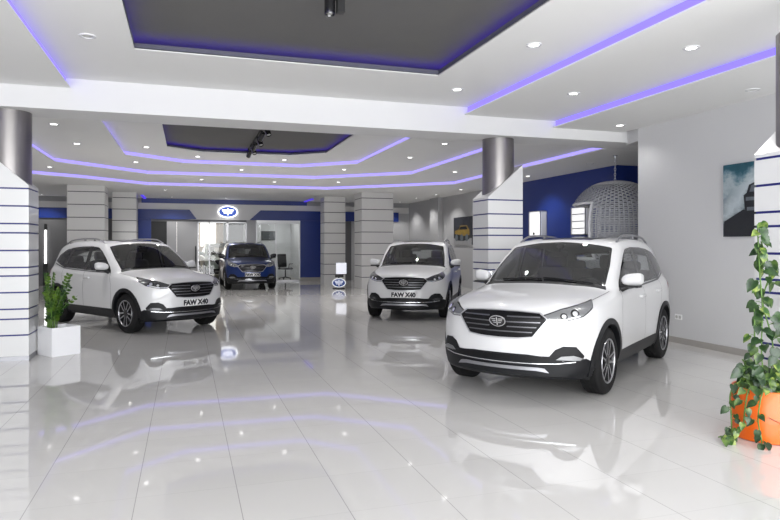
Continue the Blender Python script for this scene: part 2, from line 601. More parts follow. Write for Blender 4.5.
# x, bow, [(y,z) x 12]  bottom centre ... roof / bonnet centre
STN = [
    (2.128, 0.30, [(0, .26), (.22, .26), (.34, .28), (.36, .37), (.365, .54), (.36, .66), (.32, .755), (.28, .785), (.22, .80), (.16, .808), (.08, .812), (0, .815)]),
    (2.112, 0.30, [(0, .235), (.40, .235), (.58, .25), (.615, .35), (.625, .54), (.615, .69), (.55, .80), (.49, .835), (.40, .852), (.30, .862), (.15, .868), (0, .872)]),
    (2.055, 0.29, [(0, .225), (.46, .225), (.72, .24), (.765, .34), (.775, .55), (.765, .71), (.71, .845), (.63, .885), (.51, .905), (.38, .918), (.19, .926), (0, .93)]),
    (1.95, 0.24, [(0, .215), (.48, .215), (.78, .23), (.835, .34), (.850, .56), (.845, .73), (.79, .89), (.70, .932), (.56, .950), (.42, .963), (.21, .972), (0, .976)]),
    (1.78, 0.20, [(0, .205), (.50, .205), (.81, .23), (.870, .35), (.885, .58), (.880, .76), (.83, .925), (.735, .966), (.59, .985), (.44, 1.000), (.22, 1.010), (0, 1.014)]),
    (1.52, 0.18, [(0, .20), (.50, .20), (.82, .23), (.885, .35), (.900, .60), (.896, .80), (.852, .955), (.755, 1.000), (.61, 1.020), (.46, 1.036), (.23, 1.048), (0, 1.052)]),
    (1.28, 0.17, [(0, .20), (.50, .20), (.82, .23), (.885, .35), (.900, .61), (.896, .82), (.860, .975), (.775, 1.028), (.63, 1.050), (.48, 1.068), (.24, 1.082), (0, 1.086)]),
    (1.06, 0.17, [(0, .20), (.50, .20), (.82, .23), (.882, .35), (.897, .62), (.893, .84), (.868, .985), (.800, 1.046), (.67, 1.072), (.53, 1.092), (.26, 1.108), (0, 1.114)]),
    (0.97, 0.16, [(0, .20), (.50, .20), (.82, .23), (.880, .35), (.895, .62), (.892, .845), (.870, .99), (.818, 1.055), (.745, 1.100), (.672, 1.128), (.32, 1.140), (0, 1.146)]),
    (0.66, 0.14, [(0, 0.2), (0.5, 0.2), (0.82, 0.23), (0.876, 0.35), (0.892, 0.62), (0.89, 0.85), (0.872, 0.995), (0.838, 1.055), (0.783, 1.28), (0.732, 1.334), (0.36, 1.362), (0, 1.372)]),
    (0.28, 0.12, [(0, 0.2), (0.5, 0.2), (0.82, 0.23), (0.874, 0.35), (0.89, 0.62), (0.889, 0.85), (0.873, 1), (0.84, 1.058), (0.728, 1.503), (0.668, 1.565), (0.34, 1.605), (0, 1.612)]),
    (0.10, 0.10, [(0, 0.2), (0.5, 0.2), (0.82, 0.23), (0.874, 0.35), (0.89, 0.62), (0.889, 0.855), (0.874, 1.005), (0.84, 1.062), (0.708, 1.558), (0.638, 1.622), (0.32, 1.656), (0, 1.662)]),
    (-0.40, 0.06, [(0, 0.2), (0.5, 0.2), (0.82, 0.23), (0.874, 0.35), (0.89, 0.62), (0.889, 0.86), (0.875, 1.015), (0.84, 1.072), (0.702, 1.579), (0.625, 1.648), (0.31, 1.676), (0, 1.682)]),
    (-0.90, 0.02, [(0, 0.2), (0.5, 0.2), (0.82, 0.23), (0.878, 0.35), (0.893, 0.62), (0.892, 0.87), (0.878, 1.03), (0.84, 1.088), (0.702, 1.572), (0.625, 1.641), (0.31, 1.669), (0, 1.674)]),
    (-1.30, -0.03, [(0, 0.2), (0.5, 0.2), (0.82, 0.23), (0.883, 0.35), (0.899, 0.62), (0.898, 0.88), (0.882, 1.045), (0.834, 1.108), (0.694, 1.55), (0.615, 1.615), (0.31, 1.642), (0, 1.647)]),
    (-1.62, -0.10, [(0, 0.21), (0.5, 0.21), (0.82, 0.24), (0.88, 0.36), (0.896, 0.62), (0.894, 0.89), (0.872, 1.06), (0.814, 1.13), (0.675, 1.514), (0.6, 1.575), (0.3, 1.604), (0, 1.609)]),
    (-1.83, -0.13, [(0, 0.22), (0.5, 0.22), (0.8, 0.25), (0.86, 0.37), (0.878, 0.62), (0.872, 0.89), (0.845, 1.06), (0.785, 1.135), (0.655, 1.435), (0.58, 1.502), (0.29, 1.534), (0, 1.542)]),
    (-1.98, -0.16, [(0, .23), (.48, .23), (.77, .27), (.830, .38), (.850, .62), (.840, .88), (.80, 1.03), (.735, 1.100), (.62, 1.180), (.53, 1.220), (.26, 1.245), (0, 1.250)]),
    (-2.08, -0.20, [(0, .25), (.42, .25), (.66, .29), (.715, .40), (.735, .62), (.72, .85), (.67, .95), (.61, .99), (.51, 1.02), (.42, 1.035), (.21, 1.045), (0, 1.05)]),
    (-2.13, -0.20, [(0, .29), (.22, .29), (.36, .32), (.40, .42), (.41, .60), (.40, .74), (.36, .82), (.32, .85), (.26, .87), (.2, .88), (.1, .885), (0, .89)]),
]


def car_cage():
    bm = bmesh.new()
    rings = []
    for x, bow, pts in STN:
        ring = []
        for y, z in pts:
            ring.append(bm.verts.new((x - bow * (y / 0.9) ** 2, y, z)))
        for y, z in pts[-2:0:-1]:
            ring.append(bm.verts.new((x - bow * (y / 0.9) ** 2, -y, z)))
        rings.append(ring)
    n = len(rings[0])
    for a, b in zip(rings, rings[1:]):
        for k in range(n):
            k2 = (k + 1) % n
            bm.faces.new((a[k], b[k], b[k2], a[k2]))

    def cap(ring, x, pts, flip):
        line = [ring[0]]
        # centre line of the nose
        zs = [p[1] for p in pts]
        mid = [bm.verts.new((x, 0, z)) for z in zs[1:-1]]
        L = [ring[0]] + mid + [ring[11]]
        for i in range(11):
            for side in (0, 1):
                if side == 0:
                    A, B = ring[i], ring[i + 1]
                else:
                    A, B = ring[(n - i) % n], ring[(n - i - 1) % n]
                vs = []
                for v in (A, B, L[i + 1], L[i]):
                    if v not in vs:
                        vs.append(v)
                if len(vs) >= 3:
                    bm.faces.new(vs)
    cap(rings[0], STN[0][0] + 0.012, STN[0][2], False)
    cap(rings[-1], STN[-1][0] - 0.012, STN[-1][2], True)
    bmesh.ops.recalc_face_normals(bm, faces=bm.faces)
    cl = bm.edges.layers.float.get('crease_edge') or bm.edges.layers.float.new('crease_edge')
    for ri, ring in enumerate(rings):
        pass

    def crease(ri, k, val):
        a, b = rings[ri], rings[ri + 1]
        for kk in {k, (n - k) % n}:
            e = bm.edges.get((a[kk], b[kk]))
            if e:
                e[cl] = val

    for ri in range(len(rings) - 1):
        crease(ri, 2, 0.5)
        if 2 <= ri <= 16:
            crease(ri, 6, 0.35)
        if 2 <= ri <= 7:
            crease(ri, 7, 0.35)
        if 8 <= ri <= 16:
            crease(ri, 7, 0.5)
            crease(ri, 9, 0.45)
            crease(ri, 8, 0.3)
    # cowl and windscreen header
    for ri, val in ((8, .55), (10, .35)):
        ring = rings[ri]
        for k in range(8, 14):
            e = bm.edges.get((ring[k % n], ring[(k + 1) % n]))
            if e:
                e[cl] = val
    me = bpy.data.meshes.new('body_cage')
    bm.to_mesh(me)
    bm.free()
    o = bpy.data.objects.new('body_cage', me)
    COL.objects.link(o)
    md = o.modifiers.new('s', 'SUBSURF')
    md.levels = 3
    md.render_levels = 3
    dg = bpy.context.evaluated_depsgraph_get()
    res = bpy.data.meshes.new_from_object(o.evaluated_get(dg))
    bpy.data.objects.remove(o)
    return res


BODY = car_cage()
_bm = bmesh.new()
_bm.from_mesh(BODY)
BVH = BVHTree.FromBMesh(_bm)


def fr_side(s):
    return lambda u, v: (Vector((u, 3 * s, v)), Vector((0, -s, 0)))


def fr_front(u, v):
    return Vector((5, u, v)), Vector((-1, 0, 0))


def fr_rear(u, v):
    return Vector((-5, u, v)), Vector((1, 0, 0))


def fr_top(u, v):
    return Vector((u, v, 4)), Vector((0, 0, -1))


def fr_quarter(s, ang, rear=False):
    a = math.radians(ang)
    n = Vector((math.cos(a) * (-1 if rear else 1), s * math.sin(a), 0))
    t = Vector((-math.sin(a) * (-1 if rear else 1), s * math.cos(a), 0))
    f = lambda u, v: (n * 5 + t * u + Vector((0, 0, v)), -n)
    f.proj = lambda x, y, z: (Vector((x, y, 0)).dot(t), z)
    return f


WV = Vector((-0.69, 0, 0.444)).normalized()
WN = Vector((0.444, 0, 0.69)).normalized()


def fr_wind(u, v):
    return Vector((0.97, u, 1.146)) + WV * v + WN * 0.6, -WN


def cast(frame, u, v, off):
    o, d = frame(u, v)
    hit, nrm, idx, dist = BVH.ray_cast(o, d)
    if hit is None:
        hit, nrm, idx, dist = BVH.find_nearest(o + d * 2.5)
    if nrm.dot(d) > 0:
        nrm = -nrm
    return hit + nrm * off, nrm


def densify(poly, sp):
    out = []
    n = len(poly)
    for i in range(n):
        a, b = Vector(poly[i]), Vector(poly[(i + 1) % n])
        k = max(1, int((b - a).length / sp))
        out += [tuple(a + (b - a) * j / k) for j in range(k)]
    return out


def smooth_poly(poly, it=2):
    """round the corners of an outline (Chaikin)"""
    for _ in range(it):
        q = []
        n = len(poly)
        for i in range(n):
            a, b = Vector(poly[i]), Vector(poly[(i + 1) % n])
            q += [tuple(a * .75 + b * .25), tuple(a * .25 + b * .75)]
        poly = q
    return poly


def round_poly(poly, r, k=4):
    """round each corner with a short arc of about radius r"""
    out = []
    n = len(poly)
    for i in range(n):
        p0, p1, p2 = Vector(poly[i - 1]), Vector(poly[i]), Vector(poly[(i + 1) % n])
        a, b = p0 - p1, p2 - p1
        d = min(r, a.length * .45, b.length * .45)
        A, B = p1 + a.normalized() * d, p1 + b.normalized() * d
        for j in range(k + 1):
            t = j / k
            out.append(tuple(A * (1 - t) ** 2 + p1 * 2 * t * (1 - t) + B * t * t))
    return out


def decal(mb, poly, frame, off=0.004, skirt=0.02, sp=0.03, mi=0, inner=None, imi=1, inset=0.03):
    """a patch of the given outline laid on the body surface"""
    b = densify(poly, sp)
    verts = [Vector(p) for p in b]
    n = len(b)
    edges = [(i, (i + 1) % n) for i in range(n)]
    x0, x1 = min(p[0] for p in b), max(p[0] for p in b)
    y0, y1 = min(p[1] for p in b), max(p[1] for p in b)
    nx, ny = int((x1 - x0) / sp) + 1, int((y1 - y0) / sp) + 1
    for i in range(1, nx):
        for j in range(1, ny):
            p = (x0 + (x1 - x0) * i / nx + 0.0007 * ((j * 7) % 5), y0 + (y1 - y0) * j / ny)
            if pt_in(p, b) and dist_poly(p, b) > sp * 0.4:
                verts.append(Vector(p))
    if inner:
        ib = densify(inner, sp)
        o = len(verts)
        verts += [Vector(p) for p in ib]
        edges += [(o + i, o + (i + 1) % len(ib)) for i in range(len(ib))]
    vv, ee, ff, *_ = delaunay_2d_cdt(verts, edges, [], 1, 1e-6)
    P = []
    Q = []
    for p in vv:
        h, nr = cast(frame, p.x, p.y, off)
        P.append(h)
        Q.append(h - nr * skirt)
    faces = [list(f) for f in ff]
    if inner:
        fo, fi = [], []
        for f in faces:
            c = sum((vv[i] for i in f), Vector((0, 0))) / len(f)
            (fi if pt_in(c, inner) else fo).append(f)
        base = len(mb.v)
        mb.add(P, fo, mi)
        for f in fi:
            mb.f.append([i + base for i in f])
            mb.mi.append(imi)
    else:
        base = len(mb.v)
        mb.add(P, faces, mi)
    if skirt:
        cnt = set()
        for f in faces:
            for i in range(len(f)):
                cnt.add((f[i], f[(i + 1) % len(f)]))
        o = len(mb.v)
        mb.v += [tuple(q) for q in Q]
        for (a, c) in cnt:
            if (c, a) not in cnt:
                mb.f.append([a + base, c + base, c + o, a + o])
                mb.mi.append(mi)
    return mb


def inset_poly(poly, d):
    n = len(poly)
    area = sum(poly[i][0] * poly[(i + 1) % n][1] - poly[(i + 1) % n][0] * poly[i][1] for i in range(n))
    s = 1 if area > 0 else -1
    out = []
    for i in range(n):
        p0, p1, p2 = Vector(poly[i - 1]), Vector(poly[i]), Vector(poly[(i + 1) % n])
        e1 = (p1 - p0).normalized()
        e2 = (p2 - p1).normalized()
        n1 = Vector((-e1.y, e1.x)) * s
        n2 = Vector((-e2.y, e2.x)) * s
        m = (n1 + n2)
        m = m / max(0.4, m.length_squared / 2)
        out.append(tuple(p1 + m * d))
    return out


def strip(pts, w):
    """closed outline of width w round an open 2-D path"""
    L, R = [], []
    n = len(pts)
    for i in range(n):
        a, b = Vector(pts[max(i - 1, 0)]), Vector(pts[min(i + 1, n - 1)])
        t = (b - a).normalized()
        nn = Vector((-t.y, t.x)) * w / 2
        L.append(tuple(Vector(pts[i]) + nn))
        R.append(tuple(Vector(pts[i]) - nn))
    return L + R[::-1]


# glazing outlines (x,z) seen from the side, and the windscreen on its own slope
WIN_F = round_poly([(0.70, 1.066), (0.62, 1.160), (0.44, 1.312), (0.22, 1.455), (0.06, 1.522), (-0.185, 1.540), (-0.205, 1.092)], .035)
WIN_R = round_poly([(-0.285, 1.096), (-0.266, 1.541), (-0.62, 1.538), (-0.91, 1.518), (-1.085, 1.120)], .035)
WIN_Q = round_poly([(-1.155, 1.126), (-0.99, 1.510), (-1.25, 1.474), (-1.52, 1.360), (-1.64, 1.240)], .035)
WIND = round_poly([(-0.715, 0.055), (-0.36, -0.002), (0, -0.014), (0.36, -0.002), (0.715, 0.055), (0.690, 0.40), (0.625, 0.795), (0.31, 0.824), (0, 0.832), (-0.31, 0.824), (-0.625, 0.795), (-0.690, 0.40)], .04)
REARW = round_poly([(-0.58, 1.16), (0, 1.155), (0.58, 1.16), (0.55, 1.43), (0.28, 1.462), (0, 1.467), (-0.28, 1.462), (-0.55, 1.43)], .04)


def zone(c, nr):
    """signed distance (positive inside) to the nearest opening this point belongs to"""
    best = -9.0

    def sd(q, poly):
        d = dist_poly(q, poly)
        return d if pt_in(q, poly) else -d

    if abs(c.y) > 0.45 and c.z < 0.9:
        for sx in (1, -1):
            best = max(best, 0.405 - math.hypot(c.x - sx * AX, c.z - WR))
    if abs(c.y) > 0.55 and c.z > 1.03 and abs(nr.y) > 0.35:
        for w in (WIN_F, WIN_R, WIN_Q):
            best = max(best, sd((c.x, c.z), w))
    if 0.05 < c.x < 1.1 and nr.x > 0.2 and c.z > 1.08:
        v = (c - Vector((0.97, 0, 1.146))).dot(WV)
        best = max(best, sd((c.y, v), WIND))
    if c.x < -1.6 and nr.x < -0.3 and c.z > 1.0:
        best = max(best, sd((c.y, c.z), REARW))
    return best


def body_mesh(pm):
    bm = bmesh.new()
    bm.from_mesh(BODY)
    bm.faces.ensure_lookup_table()
    near = [f for f in bm.faces if abs(zone(f.calc_center_median(), f.normal) - .012) < 0.045]
    es = list({e for f in near for e in f.edges})
    bmesh.ops.subdivide_edges(bm, edges=es, cuts=3, use_grid_fill=True)
    bm.normal_update()
    dele = [f for f in bm.faces if zone(f.calc_center_median(), f.normal) > 0.010]
    for f in bm.faces:
        f.material_index = 1 if f.calc_center_median().z < 0.30 else 0
        f.smooth = True
    bmesh.ops.delete(bm, geom=dele, context='FACES')
    me = bpy.data.meshes.new('body')
    bm.to_mesh(me)
    bm.free()
    me.materials.append(MATS[pm])
    me.materials.append(MATS['dark_cladding'])
    return me


def wheel_meshes():
    tyre = MB()
    w = 0.105
    prof = [(0.232, -w), (0.255, -w - .006), (0.30, -w - .012), (0.332, -w + .002), (0.348, -w + .020), (0.352, -w + .032)]
    for y in (-0.05, -0.017, 0.017, 0.05):
        prof += [(0.352, y - .006), (0.345, y - .004), (0.345, y + .004), (0.352, y + .006)]
    prof += [(0.352, w - .032), (0.348, w - .020), (0.332, w - .002), (0.30, w + .012), (0.255, w + .006), (0.232, w)]
    tyre.lathe(prof, 56, 'Y')
    rim = MB()
    # barrel + outer lip (outer side is +y)
    rim.lathe([(0.238, -w), (0.236, w - .002), (0.226, w + .004), (0.220, w - .004), (0.212, w - .03), (0.205, -w)], 48, 'Y', mi=1)
    rim.lathe([(0.236, w), (0.234, w + .006), (0.224, w + .005), (0.220, w - .003)], 48, 'Y', mi=0)
    rim.lathe([(0.0, w + .004), (0.030, w + .003), (0.036, w - .002), (0.064, w - .004), (0.070, w - .02), (0.070, w - .05)], 24, 'Y', mi=1)
    for k in range(5):
        a0 = 2 * PI * k / 5 + PI / 2
        for s in (-1, 1):
            a1 = a0 + s * 0.24
            p0 = Vector((math.cos(a0 + s * .42) * 0.055, 0, math.sin(a0 + s * .42) * 0.055))
            p1 = Vector((math.cos(a1) * 0.224, 0, math.sin(a1) * 0.224))
            t = (p1 - p0).normalized()
            nn = Vector((-t.z, 0, t.x))
            v = []
            for p, wd, yo in ((p0, 0.012, w - .006), (p0 * .5 + p1 * .5, 0.009, w - .002), (p1, 0.011, w - .004)):
                for sd in (-1, 1):
                    q = p + nn * wd * sd
                    v.append((q.x, yo, q.z))
                for sd in (-1, 1):
                    q = p + nn * (wd + .006) * sd
                    v.append((q.x, yo - .035, q.z))
            for i in (0, 4):
                rim.add([v[i], v[i + 1], v[i + 4], v[i + 5]], [(0, 1, 3, 2)], 0)
                rim.add([v[i], v[i + 2], v[i + 4], v[i + 6]], [(0, 1, 3, 2)], 1)
                rim.add([v[i + 1], v[i + 3], v[i + 5], v[i + 7]], [(0, 1, 3, 2)], 1)
    brake = MB()
    brake.lathe([(0.06, 0.03), (0.155, 0.03), (0.155, 0.01), (0.06, 0.01)], 32, 'Y', mi=0)
    brake.lathe([(0.205, -0.01), (0.0, -0.01)], 24, 'Y', mi=1)
    return (tyre.mesh('tyre', 'rubber', 35), rim.mesh('rim', ['machined_alloy', 'alloy_dark'], 35), brake.mesh('brake_disc', ['disc_metal', 'black_plastic'], 35))


WHEELS = wheel_meshes()


def emblem(mb, w, h, T, ring=True, mi=0, bmi=None):
    """winged 1 inside an oval ring; T maps (u,v,depth) to a point"""
    n = 40
    if bmi is not None:
        v = [T(math.cos(2 * PI * k / n) * w, math.sin(2 * PI * k / n) * h, -0.001) for k in range(n)]
        mb.add(v, [list(range(n))], bmi)
    if ring:
        v = []
        for k in range(n):
            a = 2 * PI * k / n
            for rr, dd in ((1.0, 0.0), (0.985, 0.006), (0.87, 0.006), (0.86, 0.0)):
                v.append(T(math.cos(a) * w * rr, math.sin(a) * h * rr, dd))
        f = []
        for k in range(n):
            k2 = (k + 1) % n
            for i in range(3):
                f.append((k * 4 + i, k2 * 4 + i, k2 * 4 + i + 1, k * 4 + i + 1))
        mb.add(v, f, mi)

    def bar(poly, d=0.006):
        m = len(poly)
        v = [T(x * w, y * h, 0) for x, y in poly] + [T(x * w, y * h, d) for x, y in poly]
        mb.add(v, [list(range(m, 2 * m))] + [(i, (i + 1) % m, m + (i + 1) % m, m + i) for i in range(m)], mi)

    bar([(-.07, -.72), (.07, -.72), (.07, .72), (-.07, .72)])
    for s in (-1, 1):
        for j, (yy, L) in enumerate(((.38, .70), (.06, .62), (-.26, .50))):
            q = [(s * .14, yy - .085), (s * (L - .04), yy - .085), (s * L, yy + .085), (s * .14, yy + .085)]
            bar(q if s > 0 else q[::-1])


def mirror_shell(mb, s):
    """door-mirror cap: fuller at the outer end, tapered to the door"""
    n, k = 14, 10
    V = []
    for i in range(n + 1):
        t = i / n
        y = 0.828 + 0.225 * t
        e = math.sin(PI * min(1, (t * .86 + .14))) ** .45 if t < .999 else 0.05
        e = max(.05, min(1.0, (1 - (abs(t - .52) / .54) ** 3.2))) ** .5
        zc = 1.168 + .016 * t
        hz = .078 * e * (.80 + .22 * t)
        hx = .062 * e
        xc = .612 - .045 * t
        for j in range(k * 2):
            a = PI * j / k
            c, sn = math.cos(a), math.sin(a)
            V.append((xc + hx * abs(c) ** .8 * (1 if c > 0 else -.75), s * y, zc + hz * abs(sn) ** .8 * (1 if sn > 0 else -1)) if abs(c) > 1e-6 else (xc, s * y, zc + hz * sn))
    F = []
    m2 = k * 2
    for i in range(n):
        for j in range(m2):
            j2 = (j + 1) % m2
            F.append((i * m2 + j, i * m2 + j2, (i + 1) * m2 + j2, (i + 1) * m2 + j))
    F.append(tuple(range(m2)))
    F.append(tuple(n * m2 + j for j in range(m2)))
    mb.add(V, F, 0)


def build_car(label, pm, plate=True, gl='car_glass'):
    R = thing('car', label, 'car')
    link('body', body_mesh(pm), R)
    # ---- glazing with its black ceramic border
    for nm, poly, fr, ins in (('windshield', WIND, fr_wind, 0.028), ('rear_window', REARW, fr_rear, 0.03)):
        m = MB()
        decal(m, poly, fr, 0.004, 0.012, 0.035, 0, inset_poly(poly, ins), 1)
        m.obj(nm, ['black_gloss', gl], R, 40)
    for s in (1, -1):
        for poly in (WIN_F, WIN_R, WIN_Q):
            m = MB()
            decal(m, poly, fr_side(s), 0.004, 0.012, 0.035, 0, inset_poly(poly, 0.022), 1)
            m.obj('side_window', ['black_gloss', gl], R, 40)
        m = MB()
        decal(m, [(-0.185, 1.088), (-0.165, 1.542), (-0.28, 1.543), (-0.30, 1.092)], fr_side(s), 0.003, 0.01, 0.03)
        m.obj('window_pillar', 'black_gloss', R, 40)
        m = MB()
        decal(m, [(-1.06, 1.115), (-0.885, 1.522), (-1.01, 1.512), (-1.175, 1.122)], fr_side(s), 0.003, 0.01, 0.03)
        m.obj('window_pillar', 'black_gloss', R, 40)
    # ---- grille
    g = [(0, .897), (.20, .894), (.415, .880), (.487, .825), (.350, .648), (.20, .632), (0, .628)]
    G = g + [(-y, z) for y, z in g[-2:0:-1]]
    m = MB()
    decal(m, G, fr_front, 0.003, 0.015, 0.03)
    gr = m.obj('grille', 'grille_black', R, 40)
    m = MB()
    ring = [(.415, .880), (.487, .825), (.350, .648), (.20, .632), (0, .628), (-.20, .632), (-.350, .648), (-.487, .825), (-.415, .880)]
    decal(m, strip(ring, 0.013), fr_front, 0.012, 0.02, 0.03)
    decal(m, strip([(-.415, .885), (-.2, .898), (0, .901), (.2, .898), (.415, .885)], 0.008), fr_front, 0.010, 0.02, 0.03)
    m.obj('grille_frame', 'frame_bright', gr, 40)
    for z, hw in ((.845, .415), (.795, .420), (.745, .385), (.695, .345)):
        for s in (-1, 1):
            m = MB()
            y0 = 0.098 if z > .74 else 0.0
            decal(m, [(s * y0, z - .0048), (s * hw, z - .0048), (s * (hw + .004), z + .0048), (s * y0, z + .0048)], fr_front, 0.014, 0.018, 0.03)
            m.obj('grille_bar', 'bar_silver', gr, 40)
    bx, bn = cast(fr_front, 0, 0.80, 0.016)
    bn = Vector((bn.x, 0, bn.z)).normalized()
    up = Vector((-bn.z, 0, bn.x))
    m = MB()
    emblem(m, 0.092, 0.060, lambda u, v, d: tuple(bx + Vector((0, 1, 0)) * u + up * v + bn * (d - abs(u) * .12)), True, 0, 1)
    m.obj('emblem', ['chrome', 'black_gloss'], gr, 30)
    # ---- headlights
    for s in (1, -1):
        F = fr_quarter(s, 34)
        pr = lambda L: [F.proj(x, s * y, z) for x, y, z in L]
        poly = pr([(2.06, .495, .805), (2.03, .450, .868), (1.93, .60, .925), (1.80, .72, .958), (1.58, .845, 1.000), (1.66, .84, .925), (1.80, .775, .850), (1.97, .62, .800)])
        m = MB()
        decal(m, round_poly(poly, .012), F, 0.005, 0.02, 0.025)
        h = m.obj('headlight', 'lamp_housing', R, 35)
        m = MB()
        decal(m, inset_poly(poly, .011), F, 0.008, 0.004, 0.02)
        m.obj('reflector', 'lamp_silver', h, 35)
        for (cx, cy, cz, r) in ((1.85, .705, .880, .036), (1.935, .625, .855, .030)):
            c = F.proj(cx, s * cy, cz)
            m = MB()
            decal(m, [(c[0] + math.cos(k * PI / 8) * r * 1.25, c[1] + math.sin(k * PI / 8) * r) for k in range(16)], F, 0.011, 0.01, 0.02)
            lb = m.obj('lamp_bezel', 'black_gloss', h, 35)
            m = MB()
            decal(m, [(c[0] + math.cos(k * PI / 8) * r * .75, c[1] + math.sin(k * PI / 8) * r * .6) for k in range(16)], F, 0.014, 0.006, 0.02)
            m.obj('lamp_lens', 'lamp_clear', h, 35)
        m = MB()
        decal(m, pr([(2.045, .50, .813), (1.97, .62, .809), (1.82, .76, .853), (1.83, .75, .866), (1.965, .62, .824), (2.04, .50, .828)]), F, 0.012, 0.006, 0.02)
        m.obj('daytime_strip', 'lamp_clear', h, 35)
        # fog lamp unit
        P3 = [(2.02, .50, .455), (2.00, .56, .530), (1.96, .63, .565), (1.88, .73, .560), (1.83, .795, .470), (1.85, .78, .415), (1.98, .60, .420)]
        m = MB()
        decal(m, [F.proj(x, s * y, z) for x, y, z in P3], F, 0.010, 0.02, 0.025)
        fg = m.obj('fog_lamp', 'dark_cladding', R, 35)
        m = MB()
        decal(m, [F.proj(x, s * y, z) for x, y, z in [(1.99, .56, .432), (1.97, .61, .466), (1.90, .71, .474), (1.84, .785, .445), (1.87, .76, .425)]], F, 0.018, 0.015, 0.025)
        m.obj('lamp_lens', 'lamp_silver', fg, 35)
        # tail lamp
        F2 = fr_quarter(s, 48, True)
        P3 = [(-1.72, .86, 1.035), (-1.80, .84, 1.075), (-1.98, .74, 1.06), (-2.05, .58, 1.00), (-2.05, .58, .93), (-1.95, .77, .90), (-1.80, .86, .95)]
        m = MB()
        decal(m, [F2.proj(x, s * y, z) for x, y, z in P3], F2, 0.006, 0.02, 0.03)
        m.obj('tail_light', 'lamp_red', R, 35)
    # ---- lower bumper
    m = MB()
    lo = [(0, .475), (.30, .473), (.50, .455), (.62, .415), (.80, .44), (.84, .40), (.845, .235), (.60, .235), (0, .228)]
    decal(m, lo + [(-y, z) for y, z in lo[-2:0:-1]], fr_front, 0.006, 0.02, 0.04)
    bump = m.obj('bumper_cladding', 'dark_cladding', R, 35)
    m = MB()
    decal(m, [(-.52, .462), (-.50, .405), (.50, .405), (.52, .462)], fr_front, 0.009, 0.01, 0.035)
    m.obj('lower_intake', 'grille_black', bump, 35)
    m = MB()
    decal(m, strip([(-.72, .412), (-.56, .392), (-.3, .386), (0, .385), (.3, .386), (.56, .392), (.72, .412)], .008), fr_front, 0.016, 0.02, 0.035)
    m.obj('chrome_strip', 'chrome', bump, 35)
    m = MB()
    sk = [(0, .352), (.40, .350), (.46, .342), (.50, .300), (.44, .310), (.38, .318), (0, .320)]
    decal(m, sk + [(-y, z) for y, z in sk[-2:0:-1]], fr_front, 0.020, 0.03, 0.03)
    m.obj('skid_plate', 'satin_silver', R, 35)
    if plate:
        m = MB()
        bx, bn = cast(fr_front, 0, 0.535, 0.02)
        m.rbox((bx.x + .004, 0, 0.540), (0.014, 0.52, 0.115), 0.006)
        p = m.obj('number_plate', 'plate_white', R, 40)
        tm = text_mesh('FAW X40', 0.122, 0.002, 0.0075)
        tm.materials.append(MATS['plate_ink'])
        link('plate_lettering', tm, p, (bx.x + 0.012, 0, 0.538), (PI / 2, 0, PI / 2))
    # ---- side trims
    for s in (1, -1):
        for sx in (1, -1):
            m = MB()
            pts = []
            a0, a1 = (-18, 205) if sx > 0 else (-25, 198)
            for k in range(41):
                a = math.radians(a0 + (a1 - a0) * k / 40)
                pts.append((a, max(0.0, 1)))
            outer = [(sx * AX + math.cos(a) * 0.448, WR + math.sin(a) * 0.448) for a, _ in pts]
            inner = [(sx * AX + math.cos(a) * 0.388, WR + math.sin(a) * 0.388) for a, _ in pts]
            decal(m, outer + inner[::-1], fr_side(s), 0.012, 0.07, 0.035)
            m.obj('wheel_arch_trim', 'dark_cladding', R, 40)
        m = MB()
        decal(m, [(0.86, .215), (0.86, .40), (0.78, .405), (-0.80, .405), (-0.86, .40), (-0.86, .215)], fr_side(s), 0.010, 0.02, 0.05)
        m.obj('sill_cladding', 'dark_cladding', R, 40)
        m = MB()
        decal(m, [(-1.72, .225), (-1.74, .40), (-2.02, .42), (-2.02, .26)], fr_side(s), 0.010, 0.02, 0.05)
        m.obj('rear_cladding', 'dark_cladding', R, 40)
        # shut lines
        m = MB()
        w = 0.007
        decal(m, strip([(0.80, .41), (0.83, .60), (0.81, .85), (0.70, 1.055)], w), fr_side(s), 0.0025, 0, 0.03)
        decal(m, strip([(-0.24, .41), (-0.245, .80), (-0.235, 1.085)], w), fr_side(s), 0.0025, 0, 0.03)
        decal(m, strip([(-0.84, .47), (-0.93, .62), (-1.06, .78), (-1.13, .95), (-1.12, 1.11)], w), fr_side(s), 0.0025, 0, 0.03)
        decal(m, strip([(0.66, 1.060), (0.2, 1.062), (-.25, 1.074), (-.75, 1.090), (-1.12, 1.106), (-1.60, 1.19)], 0.020), fr_side(s), 0.0045, 0.006, 0.03)
        m.obj('shut_line', 'seam_dark', R, 40)
        m = MB()
        decal(m, strip([(1.80, s * .70), (1.6, s * .735), (1.3, s * .757), (1.1, s * .768), (0.92, s * .775)], 0.007), fr_top, 0.0025, 0, 0.03)
        m.obj('bonnet_line', 'seam_dark', R, 40)
        # handles
        for hx, hz in ((-0.10, .945), (-0.95, .965)):
            p, nn = cast(fr_side(s), hx, hz, 0.022)
            m = MB()
            m.rbox(p, (0.19, 0.022, 0.034), 0.010)
            m.rbox(p + Vector((0.085, -s * .014, 0)), (0.03, 0.03, 0.03), 0.008)
            m.rbox(p + Vector((-0.085, -s * .014, 0)), (0.03, 0.03, 0.03), 0.008)
            m.obj('door_handle', pm, R, 40)
        # mirrors
        m = MB()
        base = Vector((0.66, s * 0.855, 1.075))
        mirror_shell(m, s)
        mo = m.obj('wing_mirror', pm, R, 50)
        m = MB()
        m.rbox((0.612, s * 0.935, 1.100), (0.125, 0.20, 0.024), 0.012, (0, 0, -s * 0.16), 2)
        m.tube([(0.63, s * .80, 1.060), (0.62, s * .90, 1.098)], [0.045, 0.026], 10)
        decal(m, [(0.72, 1.050), (0.55, 1.062), (0.53, 1.16)], fr_side(s), 0.008, 0.01, 0.03)
        m.obj('mirror_base', 'black_plastic', mo, 40)
        m = MB()
